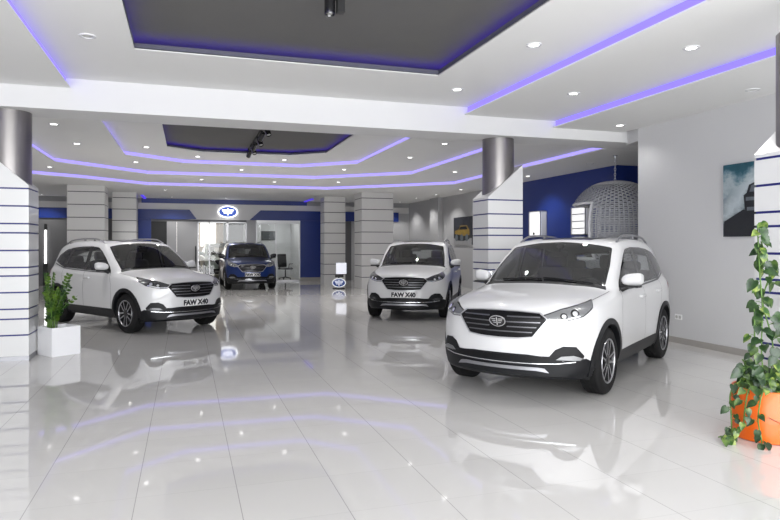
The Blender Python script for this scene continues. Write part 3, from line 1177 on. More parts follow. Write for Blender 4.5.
        m.rbox((0.545, s * 0.938, 1.178), (0.012, 0.19, 0.115), 0.004, (0, 0, -s * 0.16), 2)
        m.obj('mirror_glass', 'chrome', mo, 40)
        # roof rail
        m = MB()
        path = []
        for k in range(15):
            x = 0.10 - 1.62 * k / 14
            p, nn = cast(fr_top, x, s * (0.622 - .025 * k / 14), 0.0)
            e = math.sin(PI * min(1, min(k, 14 - k) / 2.5) / 2)
            path.append((p.x, p.y, p.z + 0.004 + 0.048 * e))
        m.tube(path, 0.0135, 8)
        for k in (7,):
            m.rbox((path[k][0], path[k][1], path[k][2] - .022), (0.07, 0.02, 0.04), 0.006)
        m.obj('roof_rail', 'satin_silver', R, 50)
        # wiper
        m = MB()
        pts = []
        for k in range(9):
            u = (0.60 - 0.58 * k / 8) if s > 0 else (0.0 - 0.50 * k / 8)
            p, nn = cast(fr_wind, u, 0.035 + 0.02 * k / 8, 0.018)
            pts.append(p)
        m.tube(pts, 0.010, 6)
        m.obj('wiper', 'black_plastic', R, 50)
    # cowl
    m = MB()
    decal(m, [(-.72, .062), (-.36, .006), (0, -.004), (.36, .006), (.72, .062), (.74, .0), (.36, -.05), (0, -.058), (-.36, -.05), (-.74, .0)], fr_wind, 0.005, 0.006, 0.03)
    m.obj('cowl_panel', 'black_plastic', R, 40)
    # glass roof
    m = MB()
    decal(m, smooth_poly([(0.13, -.42), (0.16, 0), (0.13, .42), (-1.05, .42), (-1.05, -.42)], 1), fr_top, 0.004, 0.006, 0.05)
    m.obj('glass_roof', 'black_gloss', R, 40)
    m = MB()
    p, nn = cast(fr_top, -1.50, 0, 0.0)
    m.rbox(p + Vector((0, 0, .025)), (0.15, 0.035, 0.06), 0.016, (0, 0.25, 0))
    m.obj('antenna_fin', 'black_gloss', R, 40)
    # ---- underside, wheel wells
    for sx in (1, -1):
        for s in (1, -1):
            m = MB()
            n = 18
            v = []
            for k in range(n + 1):
                a = PI * (-0.12 + 1.24 * k / n)
                for y in (0.80, 0.46):
                    v.append((sx * AX + math.cos(a) * 0.40, s * y, WR + math.sin(a) * 0.40))
            m.add(v, [(2 * k, 2 * k + 1, 2 * k + 3, 2 * k + 2) for k in range(n)])
            m.add([(sx * AX + math.cos(PI * (-0.12 + 1.24 * k / n)) * 0.40, s * 0.46, WR + math.sin(PI * (-0.12 + 1.24 * k / n)) * 0.40) for k in range(n + 1)], [list(range(n + 1))])
            m.obj('wheel_well', 'black_plastic', R, 40)
    # ---- wheels
    for sx in (1, -1):
        for s in (1, -1):
            t = link('wheel', WHEELS[0], R, (sx * AX, s * TY, WR), (0, 0.5 + sx * .3 + s * .2, 0 if s > 0 else PI))
            link('rim', WHEELS[1], t)
            link('brake_disc', WHEELS[2], t)
    # ---- cabin
    m = MB()
    m.box(-1.75, 0.95, -0.78, 0.78, 0.36, 0.42)
    m.box(-1.0, -0.9, -0.76, 0.76, 0.42, 0.70)
    m.obj('cabin_floor', 'dash_plastic', R)
    m = MB()
    m.rbox((0.72, 0, 0.86), (0.52, 1.46, 0.36), 0.10)
    m.rbox((0.70, 0.38, 1.035), (0.34, 0.44, 0.09), 0.04)
    m.rbox((0.30, 0, 0.62), (0.9, 0.24, 0.34), 0.05)
    m.obj('dashboard', 'dash_plastic', R, 50)
    for s in (1, -1):
        m = MB()
        m.rbox((-0.12, s * .37, 0.64), (0.54, 0.52, 0.17), 0.06, (0, -0.12, 0))
        m.rbox((-0.44, s * .37, 0.96), (0.16, 0.50, 0.62), 0.07, (0, -0.24, 0))
        st = m.obj('seat', 'seat_fabric', R, 50)
        m = MB()
        m.rbox((-0.54, s * .37, 1.345), (0.12, 0.28, 0.19), 0.055, (0, -0.15, 0))
        m.tube([(-0.52, s * .37 - .06, 1.2), (-0.53, s * .37 - .06, 1.3)], 0.008, 6)
        m.tube([(-0.52, s * .37 + .06, 1.2), (-0.53, s * .37 + .06, 1.3)], 0.008, 6)
        m.obj('headrest', 'seat_fabric', st, 50)
    m = MB()
    m.rbox((-1.10, 0, 0.64), (0.52, 1.34, 0.16), 0.06, (0, -0.1, 0))
    m.rbox((-1.40, 0, 0.94), (0.16, 1.34, 0.56), 0.06, (0, -0.26, 0))
    st = m.obj('rear_bench', 'seat_fabric', R, 50)
    for y in (-.40, .40):
        m = MB()
        m.rbox((-1.49, y, 1.26), (0.11, 0.26, 0.15), 0.05, (0, -0.2, 0))
        m.obj('headrest', 'seat_fabric', st, 50)
    m = MB()
    ring = []
    for k in range(33):
        a = 2 * PI * k / 32
        c = Vector((0.36, 0.37, 1.01))
        ring.append(c + Vector((0, math.cos(a) * .185, 0)) + Vector((0.42, 0, .907)).normalized() * math.sin(a) * .185)
    m.tube(ring, 0.015, 8, cap=False)
    m.rbox((0.375, 0.37, 1.005), (0.06, 0.16, 0.12), 0.03, (0, 0.43, 0))
    m.tube([(0.38, 0.20, 1.0), (0.38, 0.54, 1.0)], 0.014, 6)
    m.tube([(0.38, 0.37, 1.0), (0.60, 0.37, 0.92)], 0.035, 8)
    m.obj('steering_wheel', 'black_plastic', R, 50)
    m = MB()
    m.rbox((0.36, 0, 1.455), (0.035, 0.22, 0.07), 0.02)
    m.tube([(0.36, 0, 1.48), (0.33, 0, 1.56)], 0.012, 6)
    m.rbox((0.31, 0, 1.545), (0.08, 0.09, 0.05), 0.02)
    m.obj('rear_view_mirror', 'black_plastic', R, 50)
    # tailgate plate recess and rear bumper
    m = MB()
    lo = [(0, .50), (.60, .50), (.80, .46), (.80, .27), (0, .26)]
    decal(m, lo + [(-y, z) for y, z in lo[-2:0:-1]], fr_rear, 0.008, 0.02, 0.05)
    m.obj('rear_bumper', 'dark_cladding', R, 40)
    return R


def place(R, fx, fy, dx, dy):
    """front-axle centre on the floor and heading"""
    L = math.hypot(dx, dy)
    dx, dy = dx / L, dy / L
    R.location = (fx - dx * AX, fy - dy * AX, 0)
    R.rotation_euler = (0, 0, math.atan2(dy, dx))


def recolour(R, a, b):
    for ch in R.children_recursive:
        if ch.type == 'MESH' and any(s.material == MATS[a] for s in ch.material_slots):
            for i, s in enumerate(ch.material_slots):
                if s.material == MATS[a]:
                    s.link = 'OBJECT'
                    s.material = MATS[b]


# ------------------------------------------------------------------ the hall
XW = 7.50       # right wall
m = MB()
m.box(-6.2, 11.2, -3.0, 27.4, -0.12, 0)
struct('floor', m, 'floor_tiles')
m = MB()
m.box(-6.2, 11.2, 27.4, 27.42, -0.12, -0.001)
m.box(-14, 18, 27.42, 60, -0.14, -0.012)
struct('ground_outside', m, 'outdoor_paving')

# right wall with its opening beyond
m = MB()
m.box(XW, XW + 0.18, -3.0, 9.21, 0, 4.3)
struct('wall_right', m, 'wall_grey')
m = MB()
m.prism([(7.50, 9.21), (7.70, 9.21), (7.81, 9.66), (7.61, 9.66)], 3.385, 4.3)
struct('wall_header', m, 'wall_grey')
m = MB()
m.box(XW - 0.014, XW, -3.0, 9.21, 0, 0.095)
struct('baseboard_right', m, 'skirting')
m = MB()
m.box(XW + 0.18, 11.2, 9.03, 9.21, 0, 4.3)
struct('wall_alcove_near', m, 'wall_grey')
m = MB()
m.box(11.0, 11.2, 9.21, 12.65, 0, 4.3)
struct('wall_alcove_right', m, 'wall_grey')
m = MB()
m.box(9.68, 11.2, 12.65, 19.2, 0, 4.3)
struct('wall_blue', m, 'blue_panel')
m = MB()
m.box(9.72, 9.9, 19.2, 27.4, 0, 4.3)
m.box(9.52, 9.72, 23.4, 24.3, 0, 3.46)
struct('wall_far_right', m, 'back_grey')
m = MB()
m.box(-6.2, -6.0, -3.0, 27.4, 0, 4.3)
struct('wall_left', m, 'wall_grey')

# beam
m = MB()
m.box(-6.0, 7.61, 9.62, 10.32, 3.42, 4.3)
m.box(7.61, 11.0, 9.66, 10.32, 3.42, 4.3)
struct('ceiling_beam', m, 'white_plaster')

# ---- front ceiling: three levels round a dark field
YB = 9.62
RX0, RX1, RY0, RY1 = -0.57, 3.24, 1.0, 7.95
SL1, SR1, SL2, SR2 = -1.51, 4.39, -3.18, 6.06
T = 0.022
m = MB()
poly_hole([(SL1 - .16, -3), (SR1 + .16, -3), (SR1 + .16, YB), (SL1 - .16, YB)], [[(RX0, RY0), (RX1, RY0), (RX1, RY1), (RX0, RY1)]], 3.85, 3.85 + T, m)
m.box(SR1, SR2 + .16, -3, YB, 3.72, 3.72 + T)
m.box(SL2 - .16, SL1, -3, YB, 3.72, 3.72 + T)
m.box(SR2, XW, -3, YB, 3.60, 3.60 + T)
m.box(-6.0, SL2, -3, YB, 3.60, 3.60 + T)
struct('ceiling_front', m, 'ceiling_white')
m = MB()
m.box(RX0 - .3, RX1 + .3, RY0 - .3, RY1 + .3, 4.0, 4.05)
struct('ceiling_dark_front', m, 'ceiling_dark')
m = MB()
m.box(-6.2, 11.2, -3.0, 36.3, 4.3, 4.4)
struct('roof_light_block', m, 'wall_grey')  # unseen slab added to stop sky light leaking in, extended to darken the yard


def ribbon(mb, pts, z0, z1, th=0.012):
    for a, b in zip(pts, pts[1:]):
        a, b = Vector(a), Vector(b)
        t = (b - a).normalized()
        nn = Vector((-t.y, t.x)) * th
        q = [a, b, b + nn, a + nn]
        mb.prism([tuple(p) for p in q], z0, z1)


def offset_path(pts, d):
    """shift an open path sideways (left of travel positive)"""
    out = []
    n = len(pts)
    for i in range(n):
        p = Vector(pts[i])
        es = []
        if i > 0:
            es.append((p - Vector(pts[i - 1])).normalized())
        if i < n - 1:
            es.append((Vector(pts[i + 1]) - p).normalized())
        ns = [Vector((-e.y, e.x)) for e in es]
        mm = sum(ns, Vector((0, 0)))
        mm = mm / (mm.length_squared / len(ns) if len(ns) > 1 else 1) if len(ns) > 1 else mm
        if len(ns) > 1:
            mm = (ns[0] + ns[1]) / max(0.3, (ns[0] + ns[1]).length_squared / 2)
        out.append(tuple(p + mm * d))
    return out


trim_n = [0]


def trim(mb, mat):
    trim_n[0] += 1
    return struct('trim_%d' % trim_n[0], mb, mat)


# LED coves of the front ceiling
for x, z in ((SR1 + .05, 3.742), (SR2 + .05, 3.622), (SL1 - .062, 3.742), (SL2 - .062, 3.622)):
    m = MB()
    m.box(x, x + .012, -3, YB, z, z + (0.108 if z > 3.7 else 0.098))
    trim(m, 'led_purple')
m = MB()
e = 0.14
m.box(RX0 - e - .012, RX0 - e, RY0, RY1 + e, 3.875, 3.905)
m.box(RX1 + e, RX1 + e + .012, RY0, RY1 + e, 3.875, 3.905)
m.box(RX0 - e, RX1 + e, RY1 + e, RY1 + e + .012, 3.875, 3.905)
m.box(RX0 - e, RX1 + e, RY0 - e - .012, RY0 - e, 3.875, 3.905)
trim(m, 'led_deep')
m = MB()
for x0, x1, y0, y1 in ((RX0 - .015, RX0, RY0, RY1), (RX1, RX1 + .015, RY0, RY1), (RX0 - .015, RX1 + .015, RY1, RY1 + .015), (RX0 - .015, RX1 + .015, RY0 - .015, RY0)):
    m.box(x0, x1, y0, y1, 3.862, 3.925)
trim(m, 'lip_dark')

# ---- rear ceiling: nested outlines, each level a little lower towards the walls
YR = 10.32
PD = [(-0.42, YR), (-0.40, 15.05), (0.39, 15.66), (2.42, 15.62), (3.20, 14.95), (3.18, YR)]
PA = [(-1.36, YR), (-1.34, 15.95), (-0.05, 17.10), (2.95, 17.12), (4.22, 15.90), (4.20, YR)]
PB = [(-2.98, YR), (-2.98, 16.95), (-1.02, 19.10), (3.73, 18.98), (6.08, 16.95), (6.02, YR)]
PC = [(-5.00, YR), (-4.90, 18.4), (-2.87, 19.8), (-1.14, 21.5), (4.60, 21.4), (6.64, 19.6), (7.98, 18.3), (7.85, YR)]


def widen(P, d):
    q = offset_path(P, d)
    q[0] = (q[0][0], YR)
    q[-1] = (q[-1][0], YR)
    return q


m = MB()
poly_hole([(-6.0, YR), PC[0], *PC[1:-1], PC[-1], (11.0, YR), (11.0, 27.4), (-6.0, 27.4)], [], 3.46, 3.46 + T, m)
# the alcove side near the beam
m.box(7.61, 11.0, 9.21, 9.66, 3.46, 3.46 + T)


def ring_level(outer, inner, z):
    poly_hole(outer[:] + inner[::-1], [], z, z + T, m)


ring_level(widen(PC, .18), PB, 3.56)
ring_level(widen(PB, .18), PA, 3.66)
ring_level(widen(PA, .18), PD, 3.76)
struct('ceiling_rear', m, 'ceiling_white')
m = MB()
m.prism(widen(PD, .3)[::-1], 3.88, 3.93)
struct('ceiling_dark_rear', m, 'ceiling_dark')
m = MB()
ribbon(m, widen(PD, .002), 3.772, 3.825)
trim(m, 'lip_dark')
for P, z0, z1, mat, d in ((PC, 3.482, 3.56, 'led_lavender', .05), (PB, 3.582, 3.66, 'led_lavender', .05), (PA, 3.682, 3.76, 'led_lavender', .05), (PD, 3.785, 3.81, 'led_deep', .13)):
    m = MB()
    ribbon(m, widen(P, d), z0, z1)
    trim(m, mat)

# ---- back wall, facing the hall at y = 27.4
BY = 27.4


def back(mat, x0, x1, z0, z1, name, th=0.12, y=BY):
    q = MB()
    q.box(x0, x1, y, y + th, z0, z1)
    return struct(name, q, mat)


back('back_grey', -6.0, 9.9, 2.6, 4.3, 'wall_back', 0.06, BY + .1)
back('blue_panel', -1.7, 5.0, 3.27, 3.52, 'wall_back_blue_strip', 0.05, BY - 0.05)
m = MB()
m.add([(-6, BY - .06, 2.62), (-.05, BY - .06, 2.62), (.42, BY - .06, 2.64), (.14, BY - .06, 3.02), (-6, BY - .06, 3.02),
       (-6, BY + .1, 2.62), (-.05, BY + .1, 2.62), (.42, BY + .1, 2.64), (.14, BY + .1, 3.02), (-6, BY + .1, 3.02)],
      [(0, 1, 2, 3, 4), (5, 9, 8, 7, 6), (0, 5, 6, 1), (1, 6, 7, 2), (2, 7, 8, 3), (3, 8, 9, 4), (4, 9, 5, 0)])
struct('wall_back_blue_left', m, 'blue_panel')
m = MB()
m.add([(2.56, BY - .06, 2.62), (9.2, BY - .06, 2.62), (9.2, BY - .06, 3.04), (3.02, BY - .06, 3.04),
       (2.56, BY + .1, 2.62), (9.2, BY + .1, 2.62), (9.2, BY + .1, 3.04), (3.02, BY + .1, 3.04)],
      [(0, 1, 2, 3), (4, 7, 6, 5), (0, 4, 5, 1), (1, 5, 6, 2), (2, 6, 7, 3), (3, 7, 4, 0)])
struct('wall_back_blue_right', m, 'blue_panel')
back('panel_offwhite', -0.3, 3.2, 2.62, 3.26, 'wall_back_fascia', 0.08)
back('panel_offwhite', -6.0, 9.7, 3.0, 3.27, 'wall_back_band', 0.05, BY - 0.02)
back('dark_grey_panel', -6.0, -3.0, 0, 2.62, 'wall_back_left', 0.1)
back('dark_grey_panel', -3.0, -1.82, 0, 2.62, 'wall_back_left_inner', 0.1)  # the dark grey wall carried on to the blue pier
back('blue_panel', -1.84, -1.34, 0, 2.62, 'wall_back_blue_pier', 0.1)
back('blue_panel', 4.72, 6.0, 0.16, 2.62, 'wall_back_blue_block', 0.1)
back('skirting', 4.72, 6.0, 0.0, 0.16, 'baseboard_back', 0.12, BY - .02)
back('dark_grey_panel', 6.0, 7.0, 0, 2.62, 'wall_back_dark', 0.1)
back('back_grey', 7.0, 9.9, 0, 2.62, 'wall_back_right', 0.1)
back('back_grey', 2.44, 2.84, 0, 2.62, 'wall_back_pier', 0.14)
back('alu', 2.84, 4.72, 2.53, 2.62, 'wall_back_lintel', 0.1)
back('dark_grey_panel', -1.34, 2.44, 2.53, 2.62, 'wall_back_lintel_left', 0.1)

# ceiling recess glow ends at the back wall
for x in (-1.62, 4.86):
    q = MB()
    q.box(x, x + .10, 25.6, 27.3, 3.425, 3.46)
    trim(q, 'led_soft')

# doors and glazing of the back wall
d = MB()
d.box(-1.34, -0.74, BY + .05, BY + .1, 0, 2.53)
o = struct('door_1', d, 'black_plastic')
d = MB()
d.box(-0.74, -0.36, BY, BY + .08, 0, 2.53)
struct('wall_back_panel', d, 'back_grey')
d = MB()
d.box(-0.35, 0.46, BY - .01, BY + .06, 0, 2.53)
o = struct('door_2', d, 'back_grey')
h = MB()
h.rbox((0.38, BY - .06, 1.15), (0.04, 0.05, 0.75), 0.012)
h.box(0.37, 0.39, BY - .06, BY, 0.85, 0.88)
h.box(0.37, 0.39, BY - .06, BY, 1.42, 1.45)
h.obj('door_handle', 'black_plastic', o)


def glazed(name, x0, x1, z1, bars, mat='office_glass', fr='alu', w=0.045, bottom=0.0):
    q = MB()
    q.add([(x0, BY + .04, bottom), (x1, BY + .04, bottom), (x1, BY + .04, z1), (x0, BY + .04, z1)], [(0, 1, 2, 3)])
    o = struct(name, q, mat)
    q = MB()
    for x in [x0 + w / 2, x1 - w / 2] + bars:
        q.box(x - w / 2, x + w / 2, BY, BY + .08, bottom, z1)
    q.box(x0, x1, BY, BY + .08, z1 - w, z1)
    q.box(x0, x1, BY, BY + .08, bottom, bottom + w * 1.6)
    q.obj('window_frame', fr, o)
    return o


glazed('window_1', 0.46, 1.66, 2.53, [0.93], 'street_glass')
glazed('window_2', 1.66, 2.44, 2.53, [], 'smoked_glass')
glazed('door_3', 2.84, 4.72, 2.53, [3.68])

# office behind the glass
m = MB()
m.box(2.55, 2.65, 27.55, 31.2, 0, 3.0)
m.box(4.9, 5.0, 27.55, 31.2, 0, 3.0)
m.box(2.55, 5.0, 31.2, 31.3, 0, 3.0)
m.box(2.55, 5.0, 27.55, 31.3, 3.0, 3.1)
struct('wall_office', m, 'wall_grey')
m = MB()
m.box(2.65, 4.9, 27.55, 31.2, -0.011, 0.0)
struct('floor_office', m, 'skirting')
m = MB()
m.box(3.0, 4.6, 28.4, 30.4, 2.97, 2.995)
trim(m, 'office_fill_glow')  # glowing sheet added under the office ceiling as fill light
m = MB()
m.box(-4.0, 12.0, 36.0, 36.3, 0, 7)
m.box(-4.0, -3.8, 27.56, 36.0, 0, 4.3)
m.box(6.0, 6.2, 27.56, 36.0, 0, 4.3)  # both side walls added to keep sky light off the yard
struct('wall_outside', m, 'outdoor_wall')
m = MB()
m.box(-1.8, 2.2, 29.0, 34.0, 4.26, 4.29)
trim(m, 'yard_fill_glow')  # unseen glowing sheet added overhead to light the covered yard
m = MB()
m.box(-0.6, 0.45, 35.95, 35.99, 1.2, 2.9)
m.box(0.75, 1.55, 35.95, 35.99, 1.5, 3.4)
trim(m, 'yard_fill_glow')  # glowing patches added on the far wall to brighten the view out
m = MB()
m.box(1.62, 2.5, 29.6, 29.7, 0, 3.1)
struct('wall_outside_grey', m, 'back_grey')

# ------------------------------------------------------------------ columns
STZ = [2.34, 2.10, 1.86, 1.735, 1.495, 1.265, 1.15, 0.925, 0.70, 0.565, 0.345]


def striped_column(label, x0, x1, y0, y1, rise, cx, cy):
    """rise=+1: the cut top climbs towards +x"""
    r = thing('column', label, 'column', ((x0 + x1) / 2, (y0 + y1) / 2, 0), 0, None)
    X0, X1, Y0, Y1 = -(x1 - x0) / 2, (x1 - x0) / 2, -(y1 - y0) / 2, (y1 - y0) / 2
    g = 0.010
    core = MB()
    core.box(X0 + g, X1 - g, Y0 + g, Y1 - g, 0.0, 2.36)
    pan = MB()
    zs = [0.05] + STZ[::-1]
    for a, b in zip(zs, zs[1:]):
        pan.box(X0, X1, Y0, Y1, a + .011, b - .011)
    zl, zr = (2.385, 2.955) if rise > 0 else (2.955, 2.385)
    v = [(X0, Y0, 2.351), (X1, Y0, 2.351), (X1, Y1, 2.351), (X0, Y1, 2.351), (X0, Y0, zl), (X1, Y0, zr), (X1, Y1, zr), (X0, Y1, zl)]
    pan.add(v, [(0, 3, 2, 1), (4, 5, 6, 7), (0, 1, 5, 4), (1, 2, 6, 5), (2, 3, 7, 6), (3, 0, 4, 7)])
    pan.obj('cladding', 'panel_white', r)
    core.obj('stripe', 'blue_stripe', r)
    c = MB()
    c.lathe([(0.276, 2.3), (0.276, 3.42)], 48, 'Z', (cx - (x0 + x1) / 2, cy - (y0 + y1) / 2, 0))
    c.obj('shaft', 'steel', r, 40)
    b = MB()
    b.box(X0 - .004, X1 + .004, Y0 - .004, Y1 + .004, 0.0, 0.06)
    b.obj('plinth', 'satin_silver', r)
    return r


striped_column('white blue-striped column with slanted top beside the white cube planter', -2.69, -2.04, 9.75, 10.36, -1, -2.34, 10.05)
striped_column('white blue-striped column with slanted top rising behind the nearest white car', 4.885, 5.545, 9.75, 10.36, 1, 5.225, 10.05)
striped_column('white blue-striped column at the right edge behind the climbing plant', 4.885, 5.52, 3.80, 4.45, 1, 5.175, 4.12)


def panel_column(label, x0, x1, y0, y1, zt):
    r = thing('column', label, 'column', ((x0 + x1) / 2, (y0 + y1) / 2, 0))
    X0, X1, Y0, Y1 = -(x1 - x0) / 2, (x1 - x0) / 2, -(y1 - y0) / 2, (y1 - y0) / 2
    pan = MB()
    z = 3.25 if zt > 3.4 else 3.23
    zs = [zt]
    while z > 0.1:
        zs.append(z)
        z -= 0.405
    zs.append(0.0)
    zs = zs[::-1]
    for a, b in zip(zs, zs[1:]):
        pan.box(X0, X1, Y0, Y1, a + (.012 if a > 0 else 0), b - (.012 if b < zt else 0))
    pan.obj('cladding', 'panel_offwhite', r)
    core = MB()
    core.box(X0 + .012, X1 - .012, Y0 + .012, Y1 - .012, 0.02, zt - .02)
    core.obj('stripe', 'dark_stripe', r)
    return r


panel_column('wide pale panelled column rising behind the left white car', -3.53, -2.45, 21.93, 22.9, 3.455)
panel_column('narrower pale panelled column at the left end of the blue back wall', -2.48, -1.68, 24.35, 25.1, 3.455)
panel_column('narrow pale panelled column with a small oval floor sign at its foot', 5.14, 5.98, 24.35, 25.1, 3.455)
panel_column('wide pale panelled column behind the middle white car', 5.97, 7.16, 21.87, 22.9, 3.455)

# ------------------------------------------------------------------ lit logo sign on the back wall
r = thing('logo_sign', 'glowing oval winged emblem sign on the pale fascia of the back wall', 'sign', (1.67, BY - .01, 2.955))
m = MB()
n = 48
W, H = 0.40, 0.245


def ell(mb, w, h, y0, y1, mi=0):
    v = [(math.cos(2 * PI * k / n) * w, y0, math.sin(2 * PI * k / n) * h) for k in range(n)] + [(math.cos(2 * PI * k / n) * w, y1, math.sin(2 * PI * k / n) * h) for k in range(n)]
    f = [list(range(n)), list(range(n, 2 * n))[::-1]] + [(k, (k + 1) % n, n + (k + 1) % n, n + k) for k in range(n)]
    mb.add(v, f, mi)


ell(m, W, H, -.06, 0)
m.obj('light_box', 'logo_glow', r)
m = MB()
ell(m, W * .90, H * .86, -.070, -.058)
m.obj('face', 'logo_blue', r)
m = MB()
emblem(m, W * .88, H * .80, lambda u, v, d: (u, -.071 - d * 1.5, v), False)
m.obj('emblem', 'logo_glow', r)

# oval floor sign with a white sheet on top
r = thing('floor_sign', 'small black floor stand with oval blue and white emblem and a white sheet', 'sign', (5.23, 22.27, 0), -0.15)
m = MB()
m.rbox((0, 0.06, 0.015), (0.42, 0.30, 0.03), 0.01)
m.obj('base', 'black_plastic', r)
m = MB()
m.rbox((0.0, 0.05, 0.30), (0.05, 0.05, 0.55), 0.01)
m.rbox((0.02, 0.05, 0.47), (0.30, 0.06, 0.12), 0.01)
m.obj('post', 'black_plastic', r)
m = MB()
ell(m, .25, .165, -.02, .01)
q = m.obj('oval_board', 'sign_white', r, None, (0, -0.01, 0.215))
m = MB()
ell(m, .215, .135, -.026, -.019)
m.obj('oval_face', 'sign_blue', q)
m = MB()
emblem(m, .225, .15, lambda u, v, d: (u, -.027 - d, v), False)
m.obj('emblem', 'sign_white', q)
m = MB()
m.box(-.10, .27, -.01, .01, .53, .93)
m.obj('sheet_holder', 'sign_white', r)

# ------------------------------------------------------------------ wall things
# far right poster with a yellow vehicle
r = thing('picture', 'dark poster of a yellow off-road car on the far grey wall', 'poster', (9.70, 22.2, 2.08))
m = MB()
m.box(-.025, .018, -1.6, 0, -.50, .52)
m.obj('canvas', 'poster_night', r)
m = MB()
m.box(-.028, -.0255, -1.6, 0, -.50, -.26)
m.obj('printed_ground', 'poster_ground', r)


def flat(mb, pts, x, mi=0):
    mb.add([(x, y, z) for y, z in pts], [list(range(len(pts)))], mi)


m = MB()
flat(m, [(-.10, -.10), (-.12, .02), (-.45, .06), (-.62, .20), (-1.2, .20), (-1.42, .02), (-1.42, -.15), (-.9, -.18), (-.4, -.12)], -.030)
m.obj('printed_car_body', 'poster_yellow', r)
m = MB()
flat(m, [(-.50, .06), (-.65, .17), (-1.15, .17), (-1.25, .06)], -.032)
flat(m, [(-.06, -.10), (-.4, -.13), (-.9, -.19), (-1.4, -.17), (-1.4, -.3), (-.9, -.36), (-.3, -.34), (-.08, -.25)], -.032)
m.obj('printed_car_shadow', 'poster_ink', r)
for yy in (-.28, -.75, -1.2):
    m = MB()
    flat(m, [(yy + math.cos(k * PI / 8) * .13, -.24 + math.sin(k * PI / 8) * .13) for k in range(16)], -.034)
    m.obj('printed_wheel', 'poster_mid', r)

# sea poster on the right wall
r = thing('picture', 'stormy sea poster with a dark vehicle on the right wall behind the climbing plant', 'poster', (XW - .0008, 7.34, 2.21))
m = MB()
m.box(-.028, 0, -1.5, 0, -.52, .52)
m.obj('canvas', 'poster_sea', r)
m = MB()
flat(m, [(-.02, -.52), (-.02, -.30), (-.10, -.26), (-.35, -.14), (-.5, -.17), (-.75, -.25), (-1.1, -.28), (-1.49, -.38), (-1.49, -.52)], -.030)
m.obj('printed_rock', 'poster_ink', r)
m = MB()
flat(m, [(-.38, -.14), (-.36, .06), (-.41, .09), (-.45, .20), (-.56, .235), (-.95, .235), (-1.02, .10), (-1.05, -.14), (-.97, -.24), (-.48, -.24)], -.033)
m.obj('printed_car_body', 'poster_ink', r)
m = MB()
flat(m, [(-.46, .10), (-.49, .19), (-.57, .21), (-.9, .21), (-.95, .10)], -.036)
flat(m, [(-.40, -.02), (-.40, .03), (-.98, .03), (-.98, -.02)], -.036)
flat(m, [(-.42, -.16), (-.42, -.11), (-.98, -.11), (-.98, -.16)], -.036)
m.obj('printed_car_details', 'poster_mid', r)
# double socket
r = thing('wall_socket', 'small white double socket low on the right wall behind the nearest car', 'socket', (XW, 8.25, 0.42))
m = MB()
m.rbox((-.006, 0, 0), (0.012, 0.15, 0.085), 0.005)
m.obj('plate', 'socket_white', r)
m = MB()
for yy in (-.036, .036):
    m.lathe([(0.026, -.0125), (0.024, -.014), (0.0, -.013)], 18, 'X', (0, yy, 0))
m.obj('outlet', 'lamp_off', r)

# lit display cases on the blue wall
for yc, lab in ((15.98, 'plain white lit wall display case on blue wall beside the striped column'), (13.87, 'white lit wall display case with shelves on blue wall beside the hanging chair')):
    r = thing('display_case', lab, 'display case', (9.68, yc, 2.18))
    hw, hh, dp = .31, .355, .22
    m = MB()
    m.box(-dp, 0, -hw, hw, -hh, -hh + .025)
    m.box(-dp, 0, -hw, hw, hh - .025, hh)
    for yy in (-hw, hw - .025):
        m.box(-dp, -dp + .025, yy, yy + .025, -hh, hh)
        m.box(-.025, 0, yy, yy + .025, -hh, hh)
    m.obj('case_frame', 'alu', r)
    m = MB()
    m.box(-dp + .03, -dp + .045, -hw + .02, hw - .02, -hh + .02, hh - .02)
    m.obj('white_panel', 'lightbox_white', r)
    for yy in (-hw + .004, hw - .010):
        m = MB()
        m.box(-dp + .045, -.025, yy, yy + .006, -hh + .025, hh - .025)
        m.obj('side_panel', 'sheet_grey', r)
    if yc < 15:
        for zz in (-.20, -.02, .16):
            m = MB()
            m.box(-dp + .004, -dp + .03, -hw + .02, hw - .02, zz, zz + .022)
            m.obj('shelf', 'alu', r)
    else:
        m = MB()
        m.rbox((-dp + .01, .05, -hh + .07), (.03, .07, .07), .01)
        m.obj('ornament', 'black_plastic', r)

# vertical white tube light far left
r = thing('tube_light', 'vertical white light tube on the dark wall behind the left column', 'light', (-5.15, BY - .05, 0))
m = MB()
m.rbox((0, 0, 1.5), (0.07, 0.05, 1.30), 0.02)
m.obj('tube', 'tube_white', r)
m = MB()
m.rbox((0, 0.01, 2.27), (0.10, 0.06, 0.24), 0.02)
m.obj('bracket', 'black_plastic', r)
m = MB()
m.rbox((0, 0.01, 0.43), (0.16, 0.06, 0.86), 0.02)
m.obj('bracket', 'black_plastic', r)

# office things behind the glass
r = thing('office_chair', 'black swivel office chair seen through the glass doors', 'chair', (4.30, 28.9, 0), 0.5)
m = MB()
m.rbox((0, 0, .50), (.5, .5, .09), .04)
m.obj('seat', 'office_chair_black', r, 40)
m = MB()
m.rbox((0, .25, .86), (.48, .09, .60), .04, (-.1, 0, 0))
m.obj('backrest', 'office_chair_black', r, 40)
for s in (-1, 1):
    m = MB()
    m.tube([(s * .26, .1, .5), (s * .30, .1, .70), (s * .30, -.15, .71)], .02, 8)
    m.obj('armrest', 'office_chair_black', r, 40)
m = MB()
m.tube([(0, 0, .46), (0, 0, .10)], .03, 8)
for k in range(5):
    a = 2 * PI * k / 5
    m.tube([(0, 0, .12), (math.cos(a) * .28, math.sin(a) * .28, .06)], [.025, .016], 6)
    m.rbox((math.cos(a) * .28, math.sin(a) * .28, .03), (.05, .05, .06), .02)
m.obj('base', 'black_plastic', r, 40)
r = thing('wall_screen', 'dark rectangular screen on the office wall behind the glass doors', 'screen', (3.86, 31.2, 2.02))
m = MB()
m.rbox((-.02, -.03, 0), (.72, .05, .44), .01)
m.obj('housing', 'black_plastic', r)
m = MB()
m.box(-.35, .31, -.058, -.055, -.19, .19)
m.obj('display', 'screen_dark', r)

